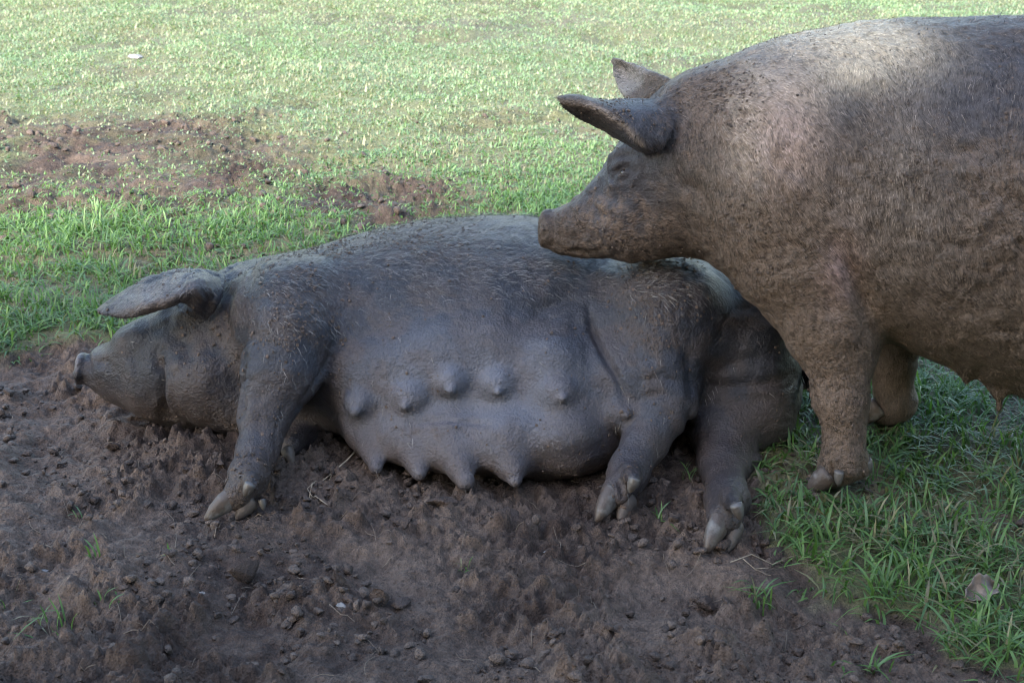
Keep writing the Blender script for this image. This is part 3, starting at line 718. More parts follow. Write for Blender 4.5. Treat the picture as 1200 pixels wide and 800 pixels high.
# near foreleg
ft.chain([(PSt(960, 320, .10), .125), (PSt(972, 370, .125), .092), (PSt(982, 410, .14), .067), (PSt(986, 450, .16), .045), (PSt(988, 474, .17), .042), (PSt(990, 500, .178), .031), (PSt(989, 522, .185), .031), (PSt(988, 541, .19), .036), (PSt(974, 556, .19), .028)], k=.05, kin=.03)
# far foreleg
ft.chain([(PSt(1035, 330, -.10), .10), (PSt(1049, 385, -.12), .050), (PSt(1049, 420, -.125), .040), (PSt(1047, 446, -.13), .033), (PSt(1050, 470, -.13), .038), (PSt(1036, 482, -.13), .030)], k=.04, kin=.03)
ft.ell(PSt(972, 462, .165), (.026, .034, .04), .03); ft.ell(PSt(1010, 545, .18), (.018, .02, .022), .02)
# hind legs
for off, ds in ((.13, 0.), (-.13, .10)):
    ft.ell(L3(.78 + ds * .4, off * .8, .50), (.17, .11, .22), .07, ax=AS)
    ft.chain([(L3(.72 + ds, off, .40), .11), (L3(.74 + ds, off, .30), .075), (L3(.84 + ds, off, .22), .048), (L3(.85 + ds, off, .16), .038), (L3(.82 + ds, off, .08), .034), (L3(.80 + ds, off, .045), .034)], k=.04, kin=.03)
    for s2 in (-.018, .018): pass
ft.chain([(PSt(1545, 150), .022), (PSt(1560, 190), .014), (PSt(1565, 240), .010), (PSt(1560, 280), .006)], k=.03)
# near ear
ft.sheet([[PSt(785, 118, .06), PSt(790, 138, .11), PSt(774, 170, .150), PSt(758, 178, .115)],
          [PSt(757, 120, .06), PSt(768, 134, .13), PSt(754, 167, .168), PSt(736, 166, .120)],
          [PSt(722, 119, .07), PSt(740, 130, .14), PSt(734, 150, .176), PSt(716, 156, .122)],
          [PSt(695, 118, .10), PSt(712, 124, .145), PSt(711, 134, .170), PSt(695, 145, .120)],
          [PSt(672, 113, .12), PSt(684, 117, .145), PSt(687, 124, .160), PSt(677, 135, .122)],
          [PSt(653, 114, .13), PSt(655, 116, .14), PSt(658, 121, .145), PSt(660, 125, .13)]], .0055, .0036, .012)
# far ear
ft.sheet([[PSt(782, 94, -.05), PSt(768, 108, -.06), PSt(750, 124, -.07)],
          [PSt(764, 88, -.09), PSt(750, 101, -.11), PSt(736, 113, -.10)],
          [PSt(750, 80, -.12), PSt(738, 91, -.14), PSt(726, 101, -.13)],
          [PSt(735, 73, -.14), PSt(728, 80, -.155), PSt(720, 87, -.145)],
          [PSt(719, 68, -.15), PSt(718, 70, -.155), PSt(717, 72, -.15)]], .0065, .0045, .012)
# teats
for px, py, tx, ty in [(1131, 412, 1133, 446), (1168, 430, 1171, 480), (1215, 440, 1217, 492), (1262, 450, 1262, 502)]:
    a = PSt(px, py, .12); b = PSt(tx, ty, .12); ft.cone(a, a + (b - a) * .6, .026, .013, .03); ft.cone(a + (b - a) * .5, b, .012, .007, .01)
print('standing field', ft.n, round(time.time() - T0, 1))
st = Body(ft); V = st.V
st.V = V + st.N * ((fbm3(V, 8, 3, 2)[:, None] - .5) * .014); ears = 1 - .9 * np.clip(1.4 * np.maximum(np.maximum(st.patch(742, 96, 34, 30), st.patch(690, 130, 45, 30)), st.patch(735, 145, 30, 26)), 0, 1); st.V = wrinkle(st.V, st.N, (40, 20, 16), .0034, 4, ears); st.V = wrinkle(st.V, st.N, (18, 20, 42), .0022, 8, ears)
st.crease([(873, 150), (868, 190), (872, 240), (885, 290)], .022, .007)
st.crease([(985, 290), (1000, 320), (1012, 350), (1022, 378)], .014, .014)
st.crease([(800, 110), (806, 150), (800, 190)], .010, .006)
st.crease([(788, 125), (794, 158), (784, 188)], .007, .006)
st.crease([(776, 185), (800, 215), (840, 235)], .016, .004)
st.crease([(720, 205), (728, 198), (738, 196), (746, 199)], .0055, .009, .5)
st.crease([(722, 212), (732, 210), (742, 205)], .005, .006, .5)
st.crease([(718, 190), (728, 184), (742, 186)], .007, .006, .5)
st.crease([(700, 222), (712, 232), (730, 236)], .010, .004)
st.crease([(668, 250), (674, 262), (684, 270)], .008, .004)
st.crease([(646, 288), (665, 293), (690, 296), (710, 290)], .005, .006)
st.crease([(646, 250), (648, 270), (646, 285)], .005, .004)
st.crease([(690, 235), (700, 250), (715, 258)], .010, .004)
st.crease([(758, 215), (752, 245), (765, 270)], .012, .003)
st.crease([(975, 545), (978, 562)], .005, .006)
st.bump(670, 262, .022, .003); st.bump(742, 215, .03, .004)
st.N = vnormals(st.V, st.Q); V = st.V
ears = np.clip(1.4 * np.maximum(np.maximum(st.patch(742, 96, 34, 30), st.patch(690, 130, 45, 30)), st.patch(735, 145, 30, 26)), 0, 1); st.V = V = V + (st.N * (1 - .9 * ears)[:, None]) * ((fbm3(V, 55, 2, 18) - .5) * .0035 + .0026 * sstep(.5, .62, fbm3(V, 34, 3, 71)) * sstep(.42, .58, fbm3(V, 7, 2, 73)))[:, None]
n1 = fbm3(V, 4.5, 4, 22); n2 = fbm3(V, 16, 3, 24)
c = np.array([.034, .025, .020])[None] * (1 - n1[:, None]) + np.array([.100, .075, .058])[None] * n1[:, None]
def paint(c, m, col): m = np.clip(m, 0, 1)[:, None]; return c * (1 - m) + np.array(col) * m
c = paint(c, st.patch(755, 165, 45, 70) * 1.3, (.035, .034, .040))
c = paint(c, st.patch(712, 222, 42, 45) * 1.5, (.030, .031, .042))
c = paint(c, sstep(.0, -.03, (V - PSt(745, 100, -.08)) @ LN) * st.patch(740, 100, 40, 40) * 1.3, (.16, .15, .14)); c = paint(c, st.patch(680, 136, 28, 9) * 1.2, (.022, .019, .019)); c = paint(c, st.patch(733, 203, 14, 12) * 1.2, (.022, .020, .024))
c = paint(c, st.patch(985, 105, 24, 40) * 1.8, (.026, .025, .030))
c = paint(c, st.patch(1145, 105, 110, 70) * 1.4, (.040, .036, .040))
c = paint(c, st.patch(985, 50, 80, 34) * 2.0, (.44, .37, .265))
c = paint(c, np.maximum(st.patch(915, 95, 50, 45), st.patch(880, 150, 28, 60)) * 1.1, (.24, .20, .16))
c = paint(c, st.patch(920, 165, 38, 55) * .9, (.25, .185, .155))
c = paint(c, st.patch(985, 315, 22, 45) * 1.1, (.22, .155, .14))
c = paint(c, st.patch(1090, 250, 90, 80) * .35, (.10, .084, .076))
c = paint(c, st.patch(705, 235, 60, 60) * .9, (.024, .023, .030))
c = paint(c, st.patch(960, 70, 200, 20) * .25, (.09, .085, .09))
c = paint(c, st.patch(1060, 190, 28, 110) * .5, (.15, .125, .105)); c = paint(c, st.patch(1010, 250, 60, 50) * .45, (.15, .12, .10))
c = paint(c, st.stroke([(692, 121), (712, 133), (734, 150), (752, 169)], .006) * .9, (.17, .14, .12))
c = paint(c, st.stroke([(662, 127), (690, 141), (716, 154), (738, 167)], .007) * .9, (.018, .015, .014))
c = paint(c, st.stroke([(719, 209), (727, 204), (740, 198)], .0045) * 1.2, (.008, .007, .008))
c = paint(c, st.stroke([(770, 120), (790, 130), (794, 160), (782, 186)], .012) * .6, (.035, .033, .038))
st.col = c
st.mud = np.clip(.30 + .5 * st.patch(900, 300, 90, 120) + .6 * st.patch(980, 450, 60, 120) + .5 * st.patch(1180, 240, 60, 90) + .4 * st.patch(830, 120, 60, 50) + .4 * st.patch(720, 270, 80, 40) - .35 * st.patch(985, 315, 25, 40) - .3 * st.patch(950, 60, 90, 30), 0, 1)
st.wet = np.clip(1.0 * st.patch(1190, 230, 60, 80) * sstep(.4, .6, n2) + .2, 0, 1)
rg = st.patch(1185, 240, 55, 75); st.V = st.V + st.N * (rg * sstep(.46, .60, fbm3(V, 30, 3, 61)) * .008)[:, None]
E2 = empty('standing_sow', tuple(W0)); tag(E2, 'big brown mud-caked pig standing with its chin resting on the lying pig', 'pig')
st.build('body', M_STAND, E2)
d_ = AS
anc2 = [(PSt(645, 270, .05), d_ * 1), (PSt(700, 250, .08), d_ + [0, 0, -.2]), (PSt(700, 130, .15), -d_ + [0, 0, .1]), (PSt(780, 160, .12), d_ * .3 + [0, 0, -.8]), (PSt(760, 270, .1), d_ + [0, 0, -.4]), (PSt(850, 120, .15), d_ + [0, 0, -.7]), (PSt(850, 250, .15), d_ * .6 + [0, 0, -1]), (PSt(800, 85, 0), d_),
        (PSt(960, 50, .0), d_ + LN * .5 + [0, 0, -.3]), (PSt(960, 120, .15), d_ * .5 + [0, 0, -1]), (PSt(930, 300, .2), d_ * .9 + [0, 0, -.8]), (PSt(960, 380, .2), d_ * .9 + [0, 0, -.7]), (PSt(985, 450, .2), d_ * .3 + [0, 0, -1]), (PSt(985, 540, .2), d_ * .1 + [0, 0, -1]),
        (PSt(1050, 150, .2), d_ * .25 + [0, 0, -1]), (PSt(1100, 250, .25), d_ * .3 + [0, 0, -1]), (PSt(1150, 100, .2), d_ * .2 + [0, 0, -1]), (PSt(1120, 370, .25), d_ * .7 + [0, 0, -.7]), (PSt(1190, 250, .25), d_ * .3 + [0, 0, -1]), (PSt(1400, 250, .25), d_ * .5 + [0, 0, -1]), (PSt(1040, 430, -.1), np.array([0, 0, -1.]))]
def hcol_st(p, n, nn, fi):
    base = st.col[st.Q[fi, 0]]; cl = fbm3(p * np.array([1.4, 1.4, .7]), 130, 2, 4); lg = (cl + .3 * (rng.random(n) - .5)) > .52
    return np.where(lg[:, None], base * 1.9 + [.02, .016, .013], base * .40) * rng.uniform(.65, 1.25, n)[:, None]
dn = np.ones(len(st.V)) * sstep(.02, .06, st.V[:, 2]) * np.where(st.N @ LN < -.4, .12, 1) * sstep(1.35, 1.05, st.V[:, 0] * 1.0 + .0)
dn = np.maximum(dn, .08) * (1 - .88 * np.clip(1.6 * st.patch(722, 205, 50, 60), 0, 1)); 
hairs(st, 125000, anc2, lambda p: .0085 + .004 * sstep(.3, .6, p[:, 2]), .0006, dn, hcol_st, lift=.25, parent=E2)
crumbs(st, 5200, .8 * st.patch(735, 138, 30, 12) + .7 * st.patch(840, 115, 40, 30) + .9 * st.patch(1180, 240, 40, 70) + .5 * st.patch(980, 470, 40, 90) + .4 * st.patch(720, 280, 70, 18) + .4 * st.patch(900, 290, 60, 80) + .5 * st.patch(1080, 200, 60, 30) + .02 * sstep(1.2, 1.0, st.V[:, 0]), E2, .0012, .0036, cc_=(.10, .074, .058))
hairs(st, 2500, anc2, .020, .0008, sstep(.62, .80, st.V[:, 2]) * sstep(.2, .8, st.N[:, 2]) + .15 * st.patch(760, 300, 90, 10), lambda p, n, nn, fi: np.array([.22, .18, .15]) * rng.uniform(.4, 1.3, n)[:, None], lift=.6, jit=.5, parent=E2, name='back_bristles')
foot(E2, [(PSt(974, 557, .212), PSt(944, 577, .222), .029, (-.3, 0, 1)), (PSt(984, 560, .165), PSt(958, 573, .165), .026, (0, 0, 1))],
     [(PSt(985, 552, .235), PSt(981, 569, .240), .012, (-1, 0, 0)), (PSt(1012, 540, .19), PSt(1019, 556, .19), .016, (1, 0, 0))])
foot(E2, [(PSt(1032, 477, -.105), PSt(1010, 493, -.10), .029, (-.3, 0, 1)), (PSt(1038, 480, -.15), PSt(1024, 492, -.15), .022, (0, 0, 1))],
     [(PSt(1066, 472, -.13), PSt(1071, 484, -.13), .014, (1, 0, 0))])
for off, ds in ((.13, 0.), (-.13, .10)):
    foot(E2, [(L3(.79 + ds, off + .018, .04), L3(.73 + ds, off + .02, .005), .026, (0, 0, 1)), (L3(.79 + ds, off - .018, .04), L3(.73 + ds, off - .02, .005), .026, (0, 0, 1))], [(L3(.845 + ds, off, .065), L3(.87 + ds, off, .04), .013, (1, 0, 0))])
# eye
ec = ft.march(732, 203)
bm_v = []; bm_f = []
for i in range(9):
    for j in range(14):
        a = math.pi * i / 8; b = 2 * math.pi * j / 14; bm_v.append(ec + .0085 * np.array([math.sin(a) * math.cos(b), math.sin(a) * math.sin(b), math.cos(a)]) + LN * .002)
for i in range(8):
    for j in range(14): bm_f.append((i * 14 + j, (i + 1) * 14 + j, (i + 1) * 14 + (j + 1) % 14, i * 14 + (j + 1) % 14))
mesh_np('eye', np.array(bm_v), np.array(bm_f), 4, M_EYE, parent=E2)
print('standing', len(st.Q), round(time.time() - T0, 1))

# ================================================================== grass
def blades(x, y, hgt, wid, bend, col, segs, zoff=-.003, az=None, lean=None):
    n = len(x); z = hsample(x, y) + zoff
    az = rng.uniform(0, 2 * np.pi, n) if az is None else az
    d = np.stack([np.cos(az), np.sin(az), 0 * az], 1); tw = az + np.pi / 2 + rng.normal(0, .5, n)
    s = np.stack([np.cos(tw), np.sin(tw), 0 * az], 1) * (wid * .5)[:, None]
    base = np.stack([x, y, z], 1); out = []
    for k in range(segs + 1):
        t = k / segs; wv = (1 - .25 * t) if k < segs else 0
        up = hgt * (t - .5 * bend * t * t); fw = hgt * bend * .85 * t ** 1.7
        c = base + d * fw[:, None] + np.array([0, 0, 1]) * up[:, None]
        if k < segs: out += [c - s * wv, c + s * wv]
        else: out += [c]
    nv = 2 * segs + 1; VV = np.stack(out, 1).reshape(-1, 3); b = np.arange(n)[:, None] * nv
    fl = []; sz = []
    for k in range(segs - 1): fl.append(b + [2 * k, 2 * k + 1, 2 * k + 3, 2 * k + 2]); sz.append(4)
    fl.append(b + [2 * segs - 2, 2 * segs - 1, 2 * segs]); sz.append(3)
    cc = np.repeat(col, nv, axis=0)
    return VV, np.concatenate(fl, 1).ravel(), np.tile(sz, n), cc
def gcolors(n, x, y, dry=.12, lush=None):
    t = rng.random(n)[:, None]; a = np.array([.050, .125, .030]); b = np.array([.15, .26, .080]); c = a * (1 - t) + b * t
    pn = fbm2(x * 1.6, y * 1.6, 3, 91)[:, None]; g_ = c.mean(1, keepdims=True); fr = .28 * sstep(3.8, 6, y)[:, None]; c = c * (1 - fr) + g_ * fr * 1.1; c = c * (.75 + .5 * pn) + np.array([.03, .02, .0]) * (pn - .4)  # far blades greyed, part of the distance haze put into their colour
    nearf = sstep(4.4, 3.2, y)[:, None]; c = c * (1 - .15 * nearf)
    blu = rng.random(n) < .25; c[blu] = c[blu] * .6 + np.array([.05, .09, .06]) * .6
    dr = rng.random(n) < dry; c[dr] = np.array([.19, .175, .10]) * rng.uniform(.6, 1.2, (dr.sum(), 1)); return c
parts = []
def scatter(n, x0, x1, y0, y1, hfun, wid, segs, dry):
    x = rng.uniform(x0, x1, n); y = rng.uniform(y0, y1, n)
    g, px, py = gdens(x, y); cl = sstep(.35, .7, fbm2(x * 14, y * 14, 2, 55)); k = rng.random(n) < g * (.42 + .70 * cl)
    x, y, px, py, g = x[k], y[k], px[k], py[k], g[k]; m = len(x)
    h = hfun(px, py, x, y) * rng.uniform(.45, 1.25, m) * (.5 + .5 * g)
    pt = sstep(.42, .62, fbm2(x * 1.1, y * 1.1, 4, 191, .6)); dd = dry + .06 * sstep(240, 120, py) + .32 * pt
    far = sstep(290, 80, py)[:, None]
    parts.append(blades(x, y, h, wid * rng.uniform(.6, 1.3, m), rng.uniform(.3, 1.7, m), gcolors(m, x, y, dd) * (1 + .10 * far) + np.array([.070, .086, .068]) * far, segs)); return m  # far blades paled and cooled: haze mixed into the blade colour
def hn(px, py, x, y):
    h = .042 + 0 * px
    h = h + .035 * sstep(860, 960, px) * sstep(380, 460, py)
    for qx, qy in ((975, 570), (1040, 492)): h = h * (1 - .62 * np.exp(-(((px - qx) / 60) ** 2 + ((py - qy - 8) / 24) ** 2)))
    h = np.minimum(h, .024 + .06 * sstep(4.75, 3.7, y)) * 1.0
    h = h + .07 * np.exp(-(((px - 140) / 60) ** 2 + ((py - 270) / 28) ** 2)) + .012 * sstep(400, 200, px) * sstep(240, 330, py)
    return h
def hf(px, py, x, y): return .022 + .010 * fbm2(x * 2, y * 2, 2, 71)
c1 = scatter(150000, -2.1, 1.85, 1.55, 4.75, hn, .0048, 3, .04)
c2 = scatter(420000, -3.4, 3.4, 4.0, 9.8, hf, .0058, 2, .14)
c3 = scatter(70000, -9, 9, 3, 26, lambda a, b, x, y: .05 + 0 * x, .012, 1, .2)
c4 = scatter(25000, 1.2, 4, .6, 5, lambda a, b, x, y: .06 + 0 * x, .005, 2, .12)
print('blades', c1, c2, c3, c4, round(time.time() - T0, 1))
off = 0; VV = []; FF = []; SS = []; CC = []
for v, f_, s_, c_ in parts: VV.append(v); FF.append(f_ + off); SS.append(s_); CC.append(c_); off += len(v)
tag(mesh_np('grass', np.concatenate(VV), np.concatenate(FF), np.concatenate(SS), M_GRASS, cols=np.concatenate(CC)), 'short bright green pasture grass behind and beside the pigs', 'grass', kind='stuff')
def tuft(px, py, n, h, label, spread=.02, dry=.05, grp=None):
    spread = spread if n > 14 else .009
    c = PG(px, py); x = c[0] + rng.normal(0, spread, n); y = c[1] + rng.normal(0, spread * .6, n)
    hh = h * rng.uniform(.5, 1.2, n); v, f_, s_, c_ = blades(x, y, hh, .0036 * rng.uniform(.7, 1.2, n), rng.uniform(.2, 1.4, n), gcolors(n, x, y, dry), 4)
    o = mesh_np('grass_tuft', v, f_, s_, M_GRASS, cols=c_); rebase(o, (c[0], c[1], float(hsample(c[0], c[1])[0]))); tag(o, label, 'grass tuft', grp)
for a in [(775, 608, 9, .055, 'small green grass tuft in the mud between the lying pig\'s two hind hooves'), (88, 590, 3, .035, 'tiny green blades in the mud left of the lying pig\'s front hoof'),
          (60, 722, 16, .075, 'loose trailing grass blades lying on mud at the lower left edge'), (125, 705, 7, .045, 'short grass sprig beside the trailing blades at lower left'), (110, 655, 6, .045, 'thin green blades on bare mud below the left side'),
          (8, 700, 4, .07, 'grey-green blades at the far left edge of the mud'), (545, 655, 6, .035, 'faint grass sprig in the mud below the lying pig\'s teats'), (890, 700, 18, .075, 'ragged grass tuft where mud meets pasture, below the hind hooves'),
          (1030, 775, 12, .055, 'sparse grass tuft in mud at the bottom right'), (805, 555, 7, .05, 'few green blades between the lying pig\'s hind legs'), (190, 655, 4, .03, 'tiny grass shoot in bare mud below the lying pig\'s front hoof')]: tuft(*a)

# ================================================================== loose mud clods, straw, stones, leaf, twigs
def ico(sub=2):
    import bmesh
    bm = bmesh.new(); bmesh.ops.create_icosphere(bm, subdivisions=sub, radius=1); v = np.array([q.co[:] for q in bm.verts]); f = np.array([[w.index for w in q.verts] for q in bm.faces]); bm.free(); return v, f
IV, IF = ico(2); JV, JF = ico(4); IV3, IF3 = ico(3)
def lump(V0, seed, amp=.35, fr=1.6):
    q = V0 * fr + seed * 7.3; n = fbm3(q, 1., 4, seed % 50, .6); return V0 * (1 - amp + 2 * amp * n)[:, None]
def rock(V0, seed):
    g = np.random.default_rng(seed); v = lump(V0, seed, .5, 2.6)
    for k in range(9):      # chip flat faces off the lump
        d = g.normal(size=3); d /= np.linalg.norm(d); t = v @ d; lim = .5 * g.uniform(.5, 1.1); v = v - np.outer(np.maximum(t - lim, 0) * .85, d)
    return v
protos = [rock(IV, i + 3) for i in range(8)]
def clods(n, x0, x1, y0, y1, rfun, name, label, bx=None):
    x = rng.uniform(x0, x1, n); y = rng.uniform(y0, y1, n); g, px, py = gdens(x, y)
    cl = sstep(.42, .62, fbm2(x * 4.5, y * 4.5, 3, 77)); k = rng.random(n) < (1 - g) * (.12 + .88 * cl)
    x, y = x[k], y[k]; m = len(x); r = rfun(m); z = hsample(x, y) + r * rng.uniform(-.1, .45, m)
    VV = np.zeros((m, len(IV), 3)); which = rng.integers(0, 8, m); ang = rng.uniform(0, 6.28, m); sq = rng.uniform(.55, 1.1, m)
    for i in range(8):
        s = which == i; ca, sa = np.cos(ang[s])[:, None], np.sin(ang[s])[:, None]; p = protos[i]
        VV[s, :, 0] = x[s][:, None] + r[s][:, None] * (p[None, :, 0] * ca - p[None, :, 1] * sa)
        VV[s, :, 1] = y[s][:, None] + r[s][:, None] * (p[None, :, 0] * sa + p[None, :, 1] * ca)
        VV[s, :, 2] = z[s][:, None] + r[s][:, None] * sq[s][:, None] * p[None, :, 2]
    F_ = (IF[None] + (np.arange(m) * len(IV))[:, None, None]).reshape(-1, 3)
    t = rng.random(m)[:, None]; cc = np.repeat(mudc * (1 - t) + drymud * t, len(IV), axis=0)
    o = mesh_np(name, VV.reshape(-1, 3), F_, 3, M_CLOD, cols=cc); tag(o, label, 'mud', kind='stuff'); return m
nc = clods(8000, -1.25, 1.0, 1.75, 2.95, lambda m: .0028 + .013 * rng.random(m) ** 3.6, 'mud_clods', 'crumbly brown mud clods strewn over the churned foreground')
nc2 = clods(2200, -2.6, .4, 3.8, 5.6, lambda m: .006 + .016 * rng.random(m) ** 3, 'trampled_clods', 'dark clods on the bare trampled patch behind the lying pig')
def tubes(paths, r, mat, name, parent=None):
    VV = []; F_ = []; o_ = 0
    for p, rr in paths:
        p = np.array(p, float); n = len(p); tg = np.gradient(p, axis=0); tg /= np.linalg.norm(tg, axis=1, keepdims=True) + 1e-9
        a = np.cross(tg, [0.13, .21, 1.]); a /= np.linalg.norm(a, axis=1, keepdims=True) + 1e-9; b = np.cross(tg, a)
        for k in range(n):
            q = rr * (1 - .5 * k / n)
            for j in range(4): t = j * math.pi / 2; VV.append(p[k] + q * (math.cos(t) * a[k] + math.sin(t) * b[k]))
        for k in range(n - 1):
            for j in range(4): F_.append((o_ + k * 4 + j, o_ + k * 4 + (j + 1) % 4, o_ + k * 4 + 4 + (j + 1) % 4, o_ + k * 4 + 4 + j))
        o_ += 4 * n
    return mesh_np(name, np.array(VV), np.array(F_), 4, mat, parent=parent)
st_paths = []
for i in range(440):
    x = rng.uniform(-1.2, 1.15); y = rng.uniform(1.8, 3.0) if i < 240 else rng.uniform(3.3, 6); L = rng.uniform(.015, .07) * (1 if i < 240 else 1.5)
    if i >= 240: x *= 2
    a = rng.uniform(0, 6.28); cv = rng.normal(0, .6); pts = []
    for k in range(5):
        aa = a + cv * k / 4; x += math.cos(aa) * L / 4; y += math.sin(aa) * L / 4; pts.append((x, y, float(hsample(x, y)[0]) + .003 + .004 * rng.random()))
    st_paths.append((pts, rng.uniform(.0005, .0011)))
tubes(TAIL, 0, M_HAIR, 'tail_hair', E)['kind'] = 'stuff'
tag(tubes(st_paths, 0, M_STRAW, 'straw_bits'), 'thin dry straw bits and rootlets scattered over the mud', 'straw', kind='stuff')
def stone(name, px, py, r, sq, mat, label, cat, seed, rot=0.):
    c = PG(px, py); z = float(hsample(c[0], c[1])[0]); v = rock(JV if r > .0215 or mat is not M_CLOD else IV3, seed) * np.array([1.25, .9, sq]) * r
    v = v + (np.sign(v) * .0); ca, sa = math.cos(rot), math.sin(rot); v = np.stack([v[:, 0] * ca - v[:, 1] * sa, v[:, 0] * sa + v[:, 1] * ca, v[:, 2] + r * sq * .35], 1)
    o = mesh_np(name, v, JF if len(v) == len(JV) else IF3, 3, mat, cols=np.tile(mudc * 1.25, (len(v), 1))); o.location = (c[0], c[1], z); tag(o, label, cat, 'loose clods on the churned mud' if cat == 'mud clod' else None)
for a in [('mud_clod', 472, 612, .026, .45, M_CLOD, 'smooth rounded mud clod below the left teats of the lying pig', 'mud clod', 11), ('mud_clod', 288, 668, .036, .7, M_CLOD, 'large cracked brown clod standing below the lying pig\'s front hoof', 'mud clod', 12, .6),
          ('mud_clod', 518, 595, .030, .5, M_CLOD, 'flat brown clod just under the lying pig\'s udder', 'mud clod', 13), ('mud_clod', 600, 600, .022, .7, M_CLOD, 'lumpy clod below the largest hanging teat', 'mud clod', 14), ('mud_clod', 445, 700, .020, 1.1, M_CLOD, 'upright pointed clod in the middle of the muddy foreground', 'mud clod', 15),
          ('stone', 642, 634, .011, .6, M_STONE, 'pale grey round stone in mud below the udder', 'stone', 21), ('stone', 401, 707, .009, .6, M_STONE, 'small white pebble left of the upright clod', 'stone', 22), ('stone', 237, 690, .007, .6, M_STONE, 'tiny pale pebble left of the large cracked clod', 'stone', 23),
          ('stone', 50, 659, .008, .6, M_STONE, 'small pale pebble near the left edge of the mud', 'stone', 24), ('stone', 700, 645, .009, .6, M_STONED, 'small brown stone below the lying pig\'s upper hind hoof', 'stone', 25), ('flat_stone', 162, 68, .045, .28, M_STONE, 'pale flat stone in the grass far behind at upper left', 'stone', 26),
          ('mud_clod', 905, 645, .028, .6, M_CLOD, 'crumbly root-filled clod beside the lower hind hoof', 'mud clod', 16), ('mud_clod', 830, 690, .024, .7, M_CLOD, 'dark clod below the lying pig\'s lower hind hoof', 'mud clod', 17)]: stone(*a)
AREAS = [((200, 565, 90, 22), 'on the mud left of the lying pig\'s front hoof'), ((420, 690, 60, 30), 'around the upright clod in mid foreground'), ((890, 655, 50, 25), 'at the mud edge by the lower hind hoof'),
         ((620, 620, 80, 16), 'just below the hanging teats'), ((110, 520, 55, 18), 'below the lying pig\'s snout'), ((740, 740, 110, 24), 'low in the right foreground mud')]
for k_, ((cx_, cy_, sx_, sy_), where_) in enumerate(AREAS):
    xs_ = [cx_ - sx_ * .8 + rng.normal(0, sx_ * .1), cx_ + rng.normal(0, sx_ * .15), cx_ + sx_ * .8 + rng.normal(0, sx_ * .1)]
    for m_, (x_, w_) in enumerate(zip(xs_, ('leftmost', 'middle', 'rightmost'))):
        stone('mud_clod', x_, cy_ + rng.normal(0, sy_ * .5), rng.uniform(.011, .021), rng.uniform(.5, .9), M_CLOD, w_ + ' of three loose brown clods ' + where_, 'mud clod', 40 + k_ * 3 + m_, rng.uniform(0, 6))
# dead leaf
c = PG(1147, 700); n = 14; vv = []
for i in range(n):
    for j in range(n):
        u = i / (n - 1) * 2 - 1; v = j / (n - 1) * 2 - 1; wd = (1 - abs(u) ** 2.2) * .75 + .04
        jag = 1 + .12 * math.sin(9 * u + 2 * v); x = .034 * u; y = .026 * v * wd * jag
        vv.append((x, y, .012 + .016 * v * v + .007 * math.sin(4 * u + 1) + .004 * math.sin(13 * u) * v - .006 * u * u))
vv = np.array(vv); ff = np.array([(i * n + j, (i + 1) * n + j, (i + 1) * n + j + 1, i * n + j + 1) for i in range(n - 1) for j in range(n - 1)])
lo_ = mesh_np('dead_leaf', vv, ff, 4, M_LEAF); so_ = lo_.modifiers.new('thickness', 'SOLIDIFY'); so_.thickness = .0012
lo_.location = (c[0], c[1], float(hsample(c[0], c[1])[0]) + .018); lo_.rotation_euler = (R(28), R(-12), R(25)); tag(lo_, 'curled grey-brown dead leaf lying on the grass at the lower right', 'leaf')
# root tangle near the sow's chest
def gp(px, py, dz=.006): c = PG(px, py); return (c[0], c[1], float(hsample(c[0], c[1])[0]) + dz)
tw = [([gp(418, 533, .03), gp(408, 546, .022), gp(392, 553, .012), gp(375, 561), gp(366, 570), gp(362, 580), gp(370, 586), gp(384, 590)], .0022), ([gp(372, 563), gp(368, 576), gp(376, 588)], .0014), ([gp(370, 566), gp(360, 574), gp(366, 584), gp(378, 588)], .0012), ([gp(390, 553, .012), gp(383, 566), gp(374, 578)], .001)]
tag(rebase(tubes(tw, 0, M_STEM, 'root_tangle'), gp(385, 570, 0)), 'pale dry root tangle on mud by the lying pig\'s chest', 'twig')
a_ = PSt(893, 313, .05); tg_ = tubes([([a_, a_ + [.004, -.004, .006], a_ + [-.004, -.006, -.008], a_ + [-.010, -.008, -.022]], .0022), ([a_ + [.004, -.004, .006], a_ + [.014, -.004, .001]], .0016)], 0, M_STRAW, 'twig_bit')
tag(rebase(tg_, tuple(a_)), 'tiny broken brown twig caught on the chest of the standing pig', 'twig')
tag(rebase(tubes([([gp(855, 668, .01), gp(880, 660, .018), gp(905, 662, .01), gp(930, 650, .008)], .0013), ([gp(870, 664, .012), gp(884, 672, .01), gp(900, 668)], .001)], 0, M_STEM, 'root_strand'), gp(880, 664, 0)), 'thin dry roots sticking out of the clod by the lower hind hoof', 'twig')
print('small things', nc, nc2, round(time.time() - T0, 1))

# ================================================================== unseen trees added behind the viewer to shade the pigs and shape the light
M_BARK = flat_mat('bark', (.11, .085, .065), .85, 25, .5, .02)
def limb(name, pts, r0, r1):
    VV = []; F_ = []; n = len(pts); p = np.array(pts, float); tg = np.gradient(p, axis=0)
    for k in range(n):
        t = tg[k] / np.linalg.norm(tg[k]); a = np.cross(t, [.3, 1, .2]); a /= np.linalg.norm(a); b = np.cross(t, a); q = r0 + (r1 - r0) * k / (n - 1)
        for j in range(10): VV.append(p[k] + q * (1 + .08 * math.sin(j * 2.3 + k)) * (math.cos(j * .628) * a + math.sin(j * .628) * b))
    for k in range(n - 1):
        for j in range(10): F_.append((k * 10 + j, k * 10 + (j + 1) % 10, k * 10 + 10 + (j + 1) % 10, k * 10 + 10 + j))
    mesh_np(name, np.array(VV), np.array(F_), 4, M_BARK, parent=TR)
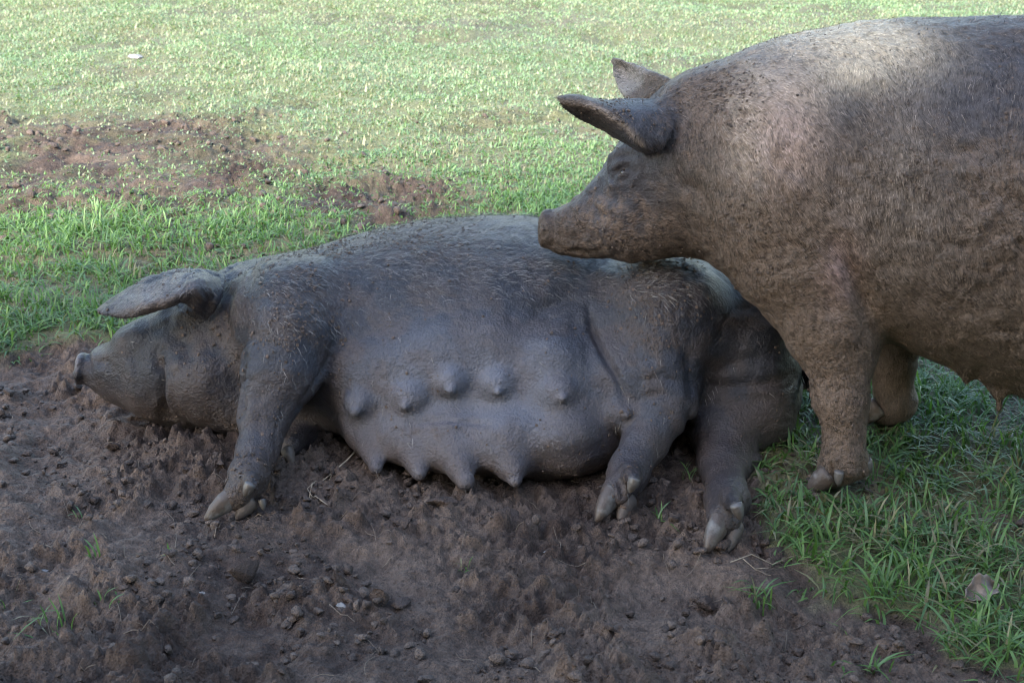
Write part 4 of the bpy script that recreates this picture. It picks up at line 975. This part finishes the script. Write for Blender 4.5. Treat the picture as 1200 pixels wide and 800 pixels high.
def added_shade_tree(x0, y0, zc, rad, nl, label):
    global TR
    TR = empty('added_shade_tree', (x0, y0, 0)); tag(TR, label, 'tree', 'unseen trees added behind the viewer for shade')
    limb('trunk', [(x0, y0, -.2), (x0 - .05, y0, 1), (x0 + .05, y0 + .05, 2.0), (x0, y0 + .1, zc), (x0 + .1, y0 + .2, zc + rad[2] * .7)], .22, .08)
    for k in range(5):
        a = k * 1.257 + x0; limb('limb', [(x0, y0 + .05, zc * .5), (x0 + .35 * rad[0] * math.cos(a), y0 + .35 * rad[1] * math.sin(a), zc * .85), (x0 + .8 * rad[0] * math.cos(a), y0 + .8 * rad[1] * math.sin(a), zc + .2)], .10, .02)
    TC = np.array([x0, y0 + .1, zc]); rr = rng.normal(size=(nl, 3)); rr /= np.linalg.norm(rr, axis=1, keepdims=True); rr *= rng.random((nl, 1)) ** .4
    cpos = TC + rr * np.array(rad); u = rng.normal(size=(nl, 3)); u /= np.linalg.norm(u, axis=1, keepdims=True); v = np.cross(u, rng.normal(size=(nl, 3))); v /= np.linalg.norm(v, axis=1, keepdims=True)
    sz_ = rng.uniform(.12, .24, (nl, 1)); LV = np.stack([cpos - u * sz_, cpos + v * sz_ * .6, cpos + u * sz_, cpos - v * sz_ * .6], 1).reshape(-1, 3)
    mesh_np('crown', LV, np.arange(nl * 4), 4, M_GRASS, parent=TR, cols=np.tile([.05, .10, .025], (nl * 4, 1)))['kind'] = 'stuff'
added_shade_tree(-3.2, -3.6, 4.0, (3.3, 2.7, 1.75), 8000, 'broad leafy tree, unseen, added behind the viewer on the left to cast shade')  # out of view, placed between sun and pigs to shade the foreground
added_shade_tree(3.0, -3.4, 2.7, (3.3, 1.9, 2.4), 6500, 'lower leafy tree, unseen, added behind the viewer on the right to block light')  # out of view, added to dim light from behind so tops read brighter
added_shade_tree(-1.6, -4.6, 1.8, (4.2, 1.5, 1.7), 6000, 'bushy low tree, unseen, added straight behind the viewer to block low light')  # out of view, added low to block sky light near the horizon
print('done', round(time.time() - T0, 1))
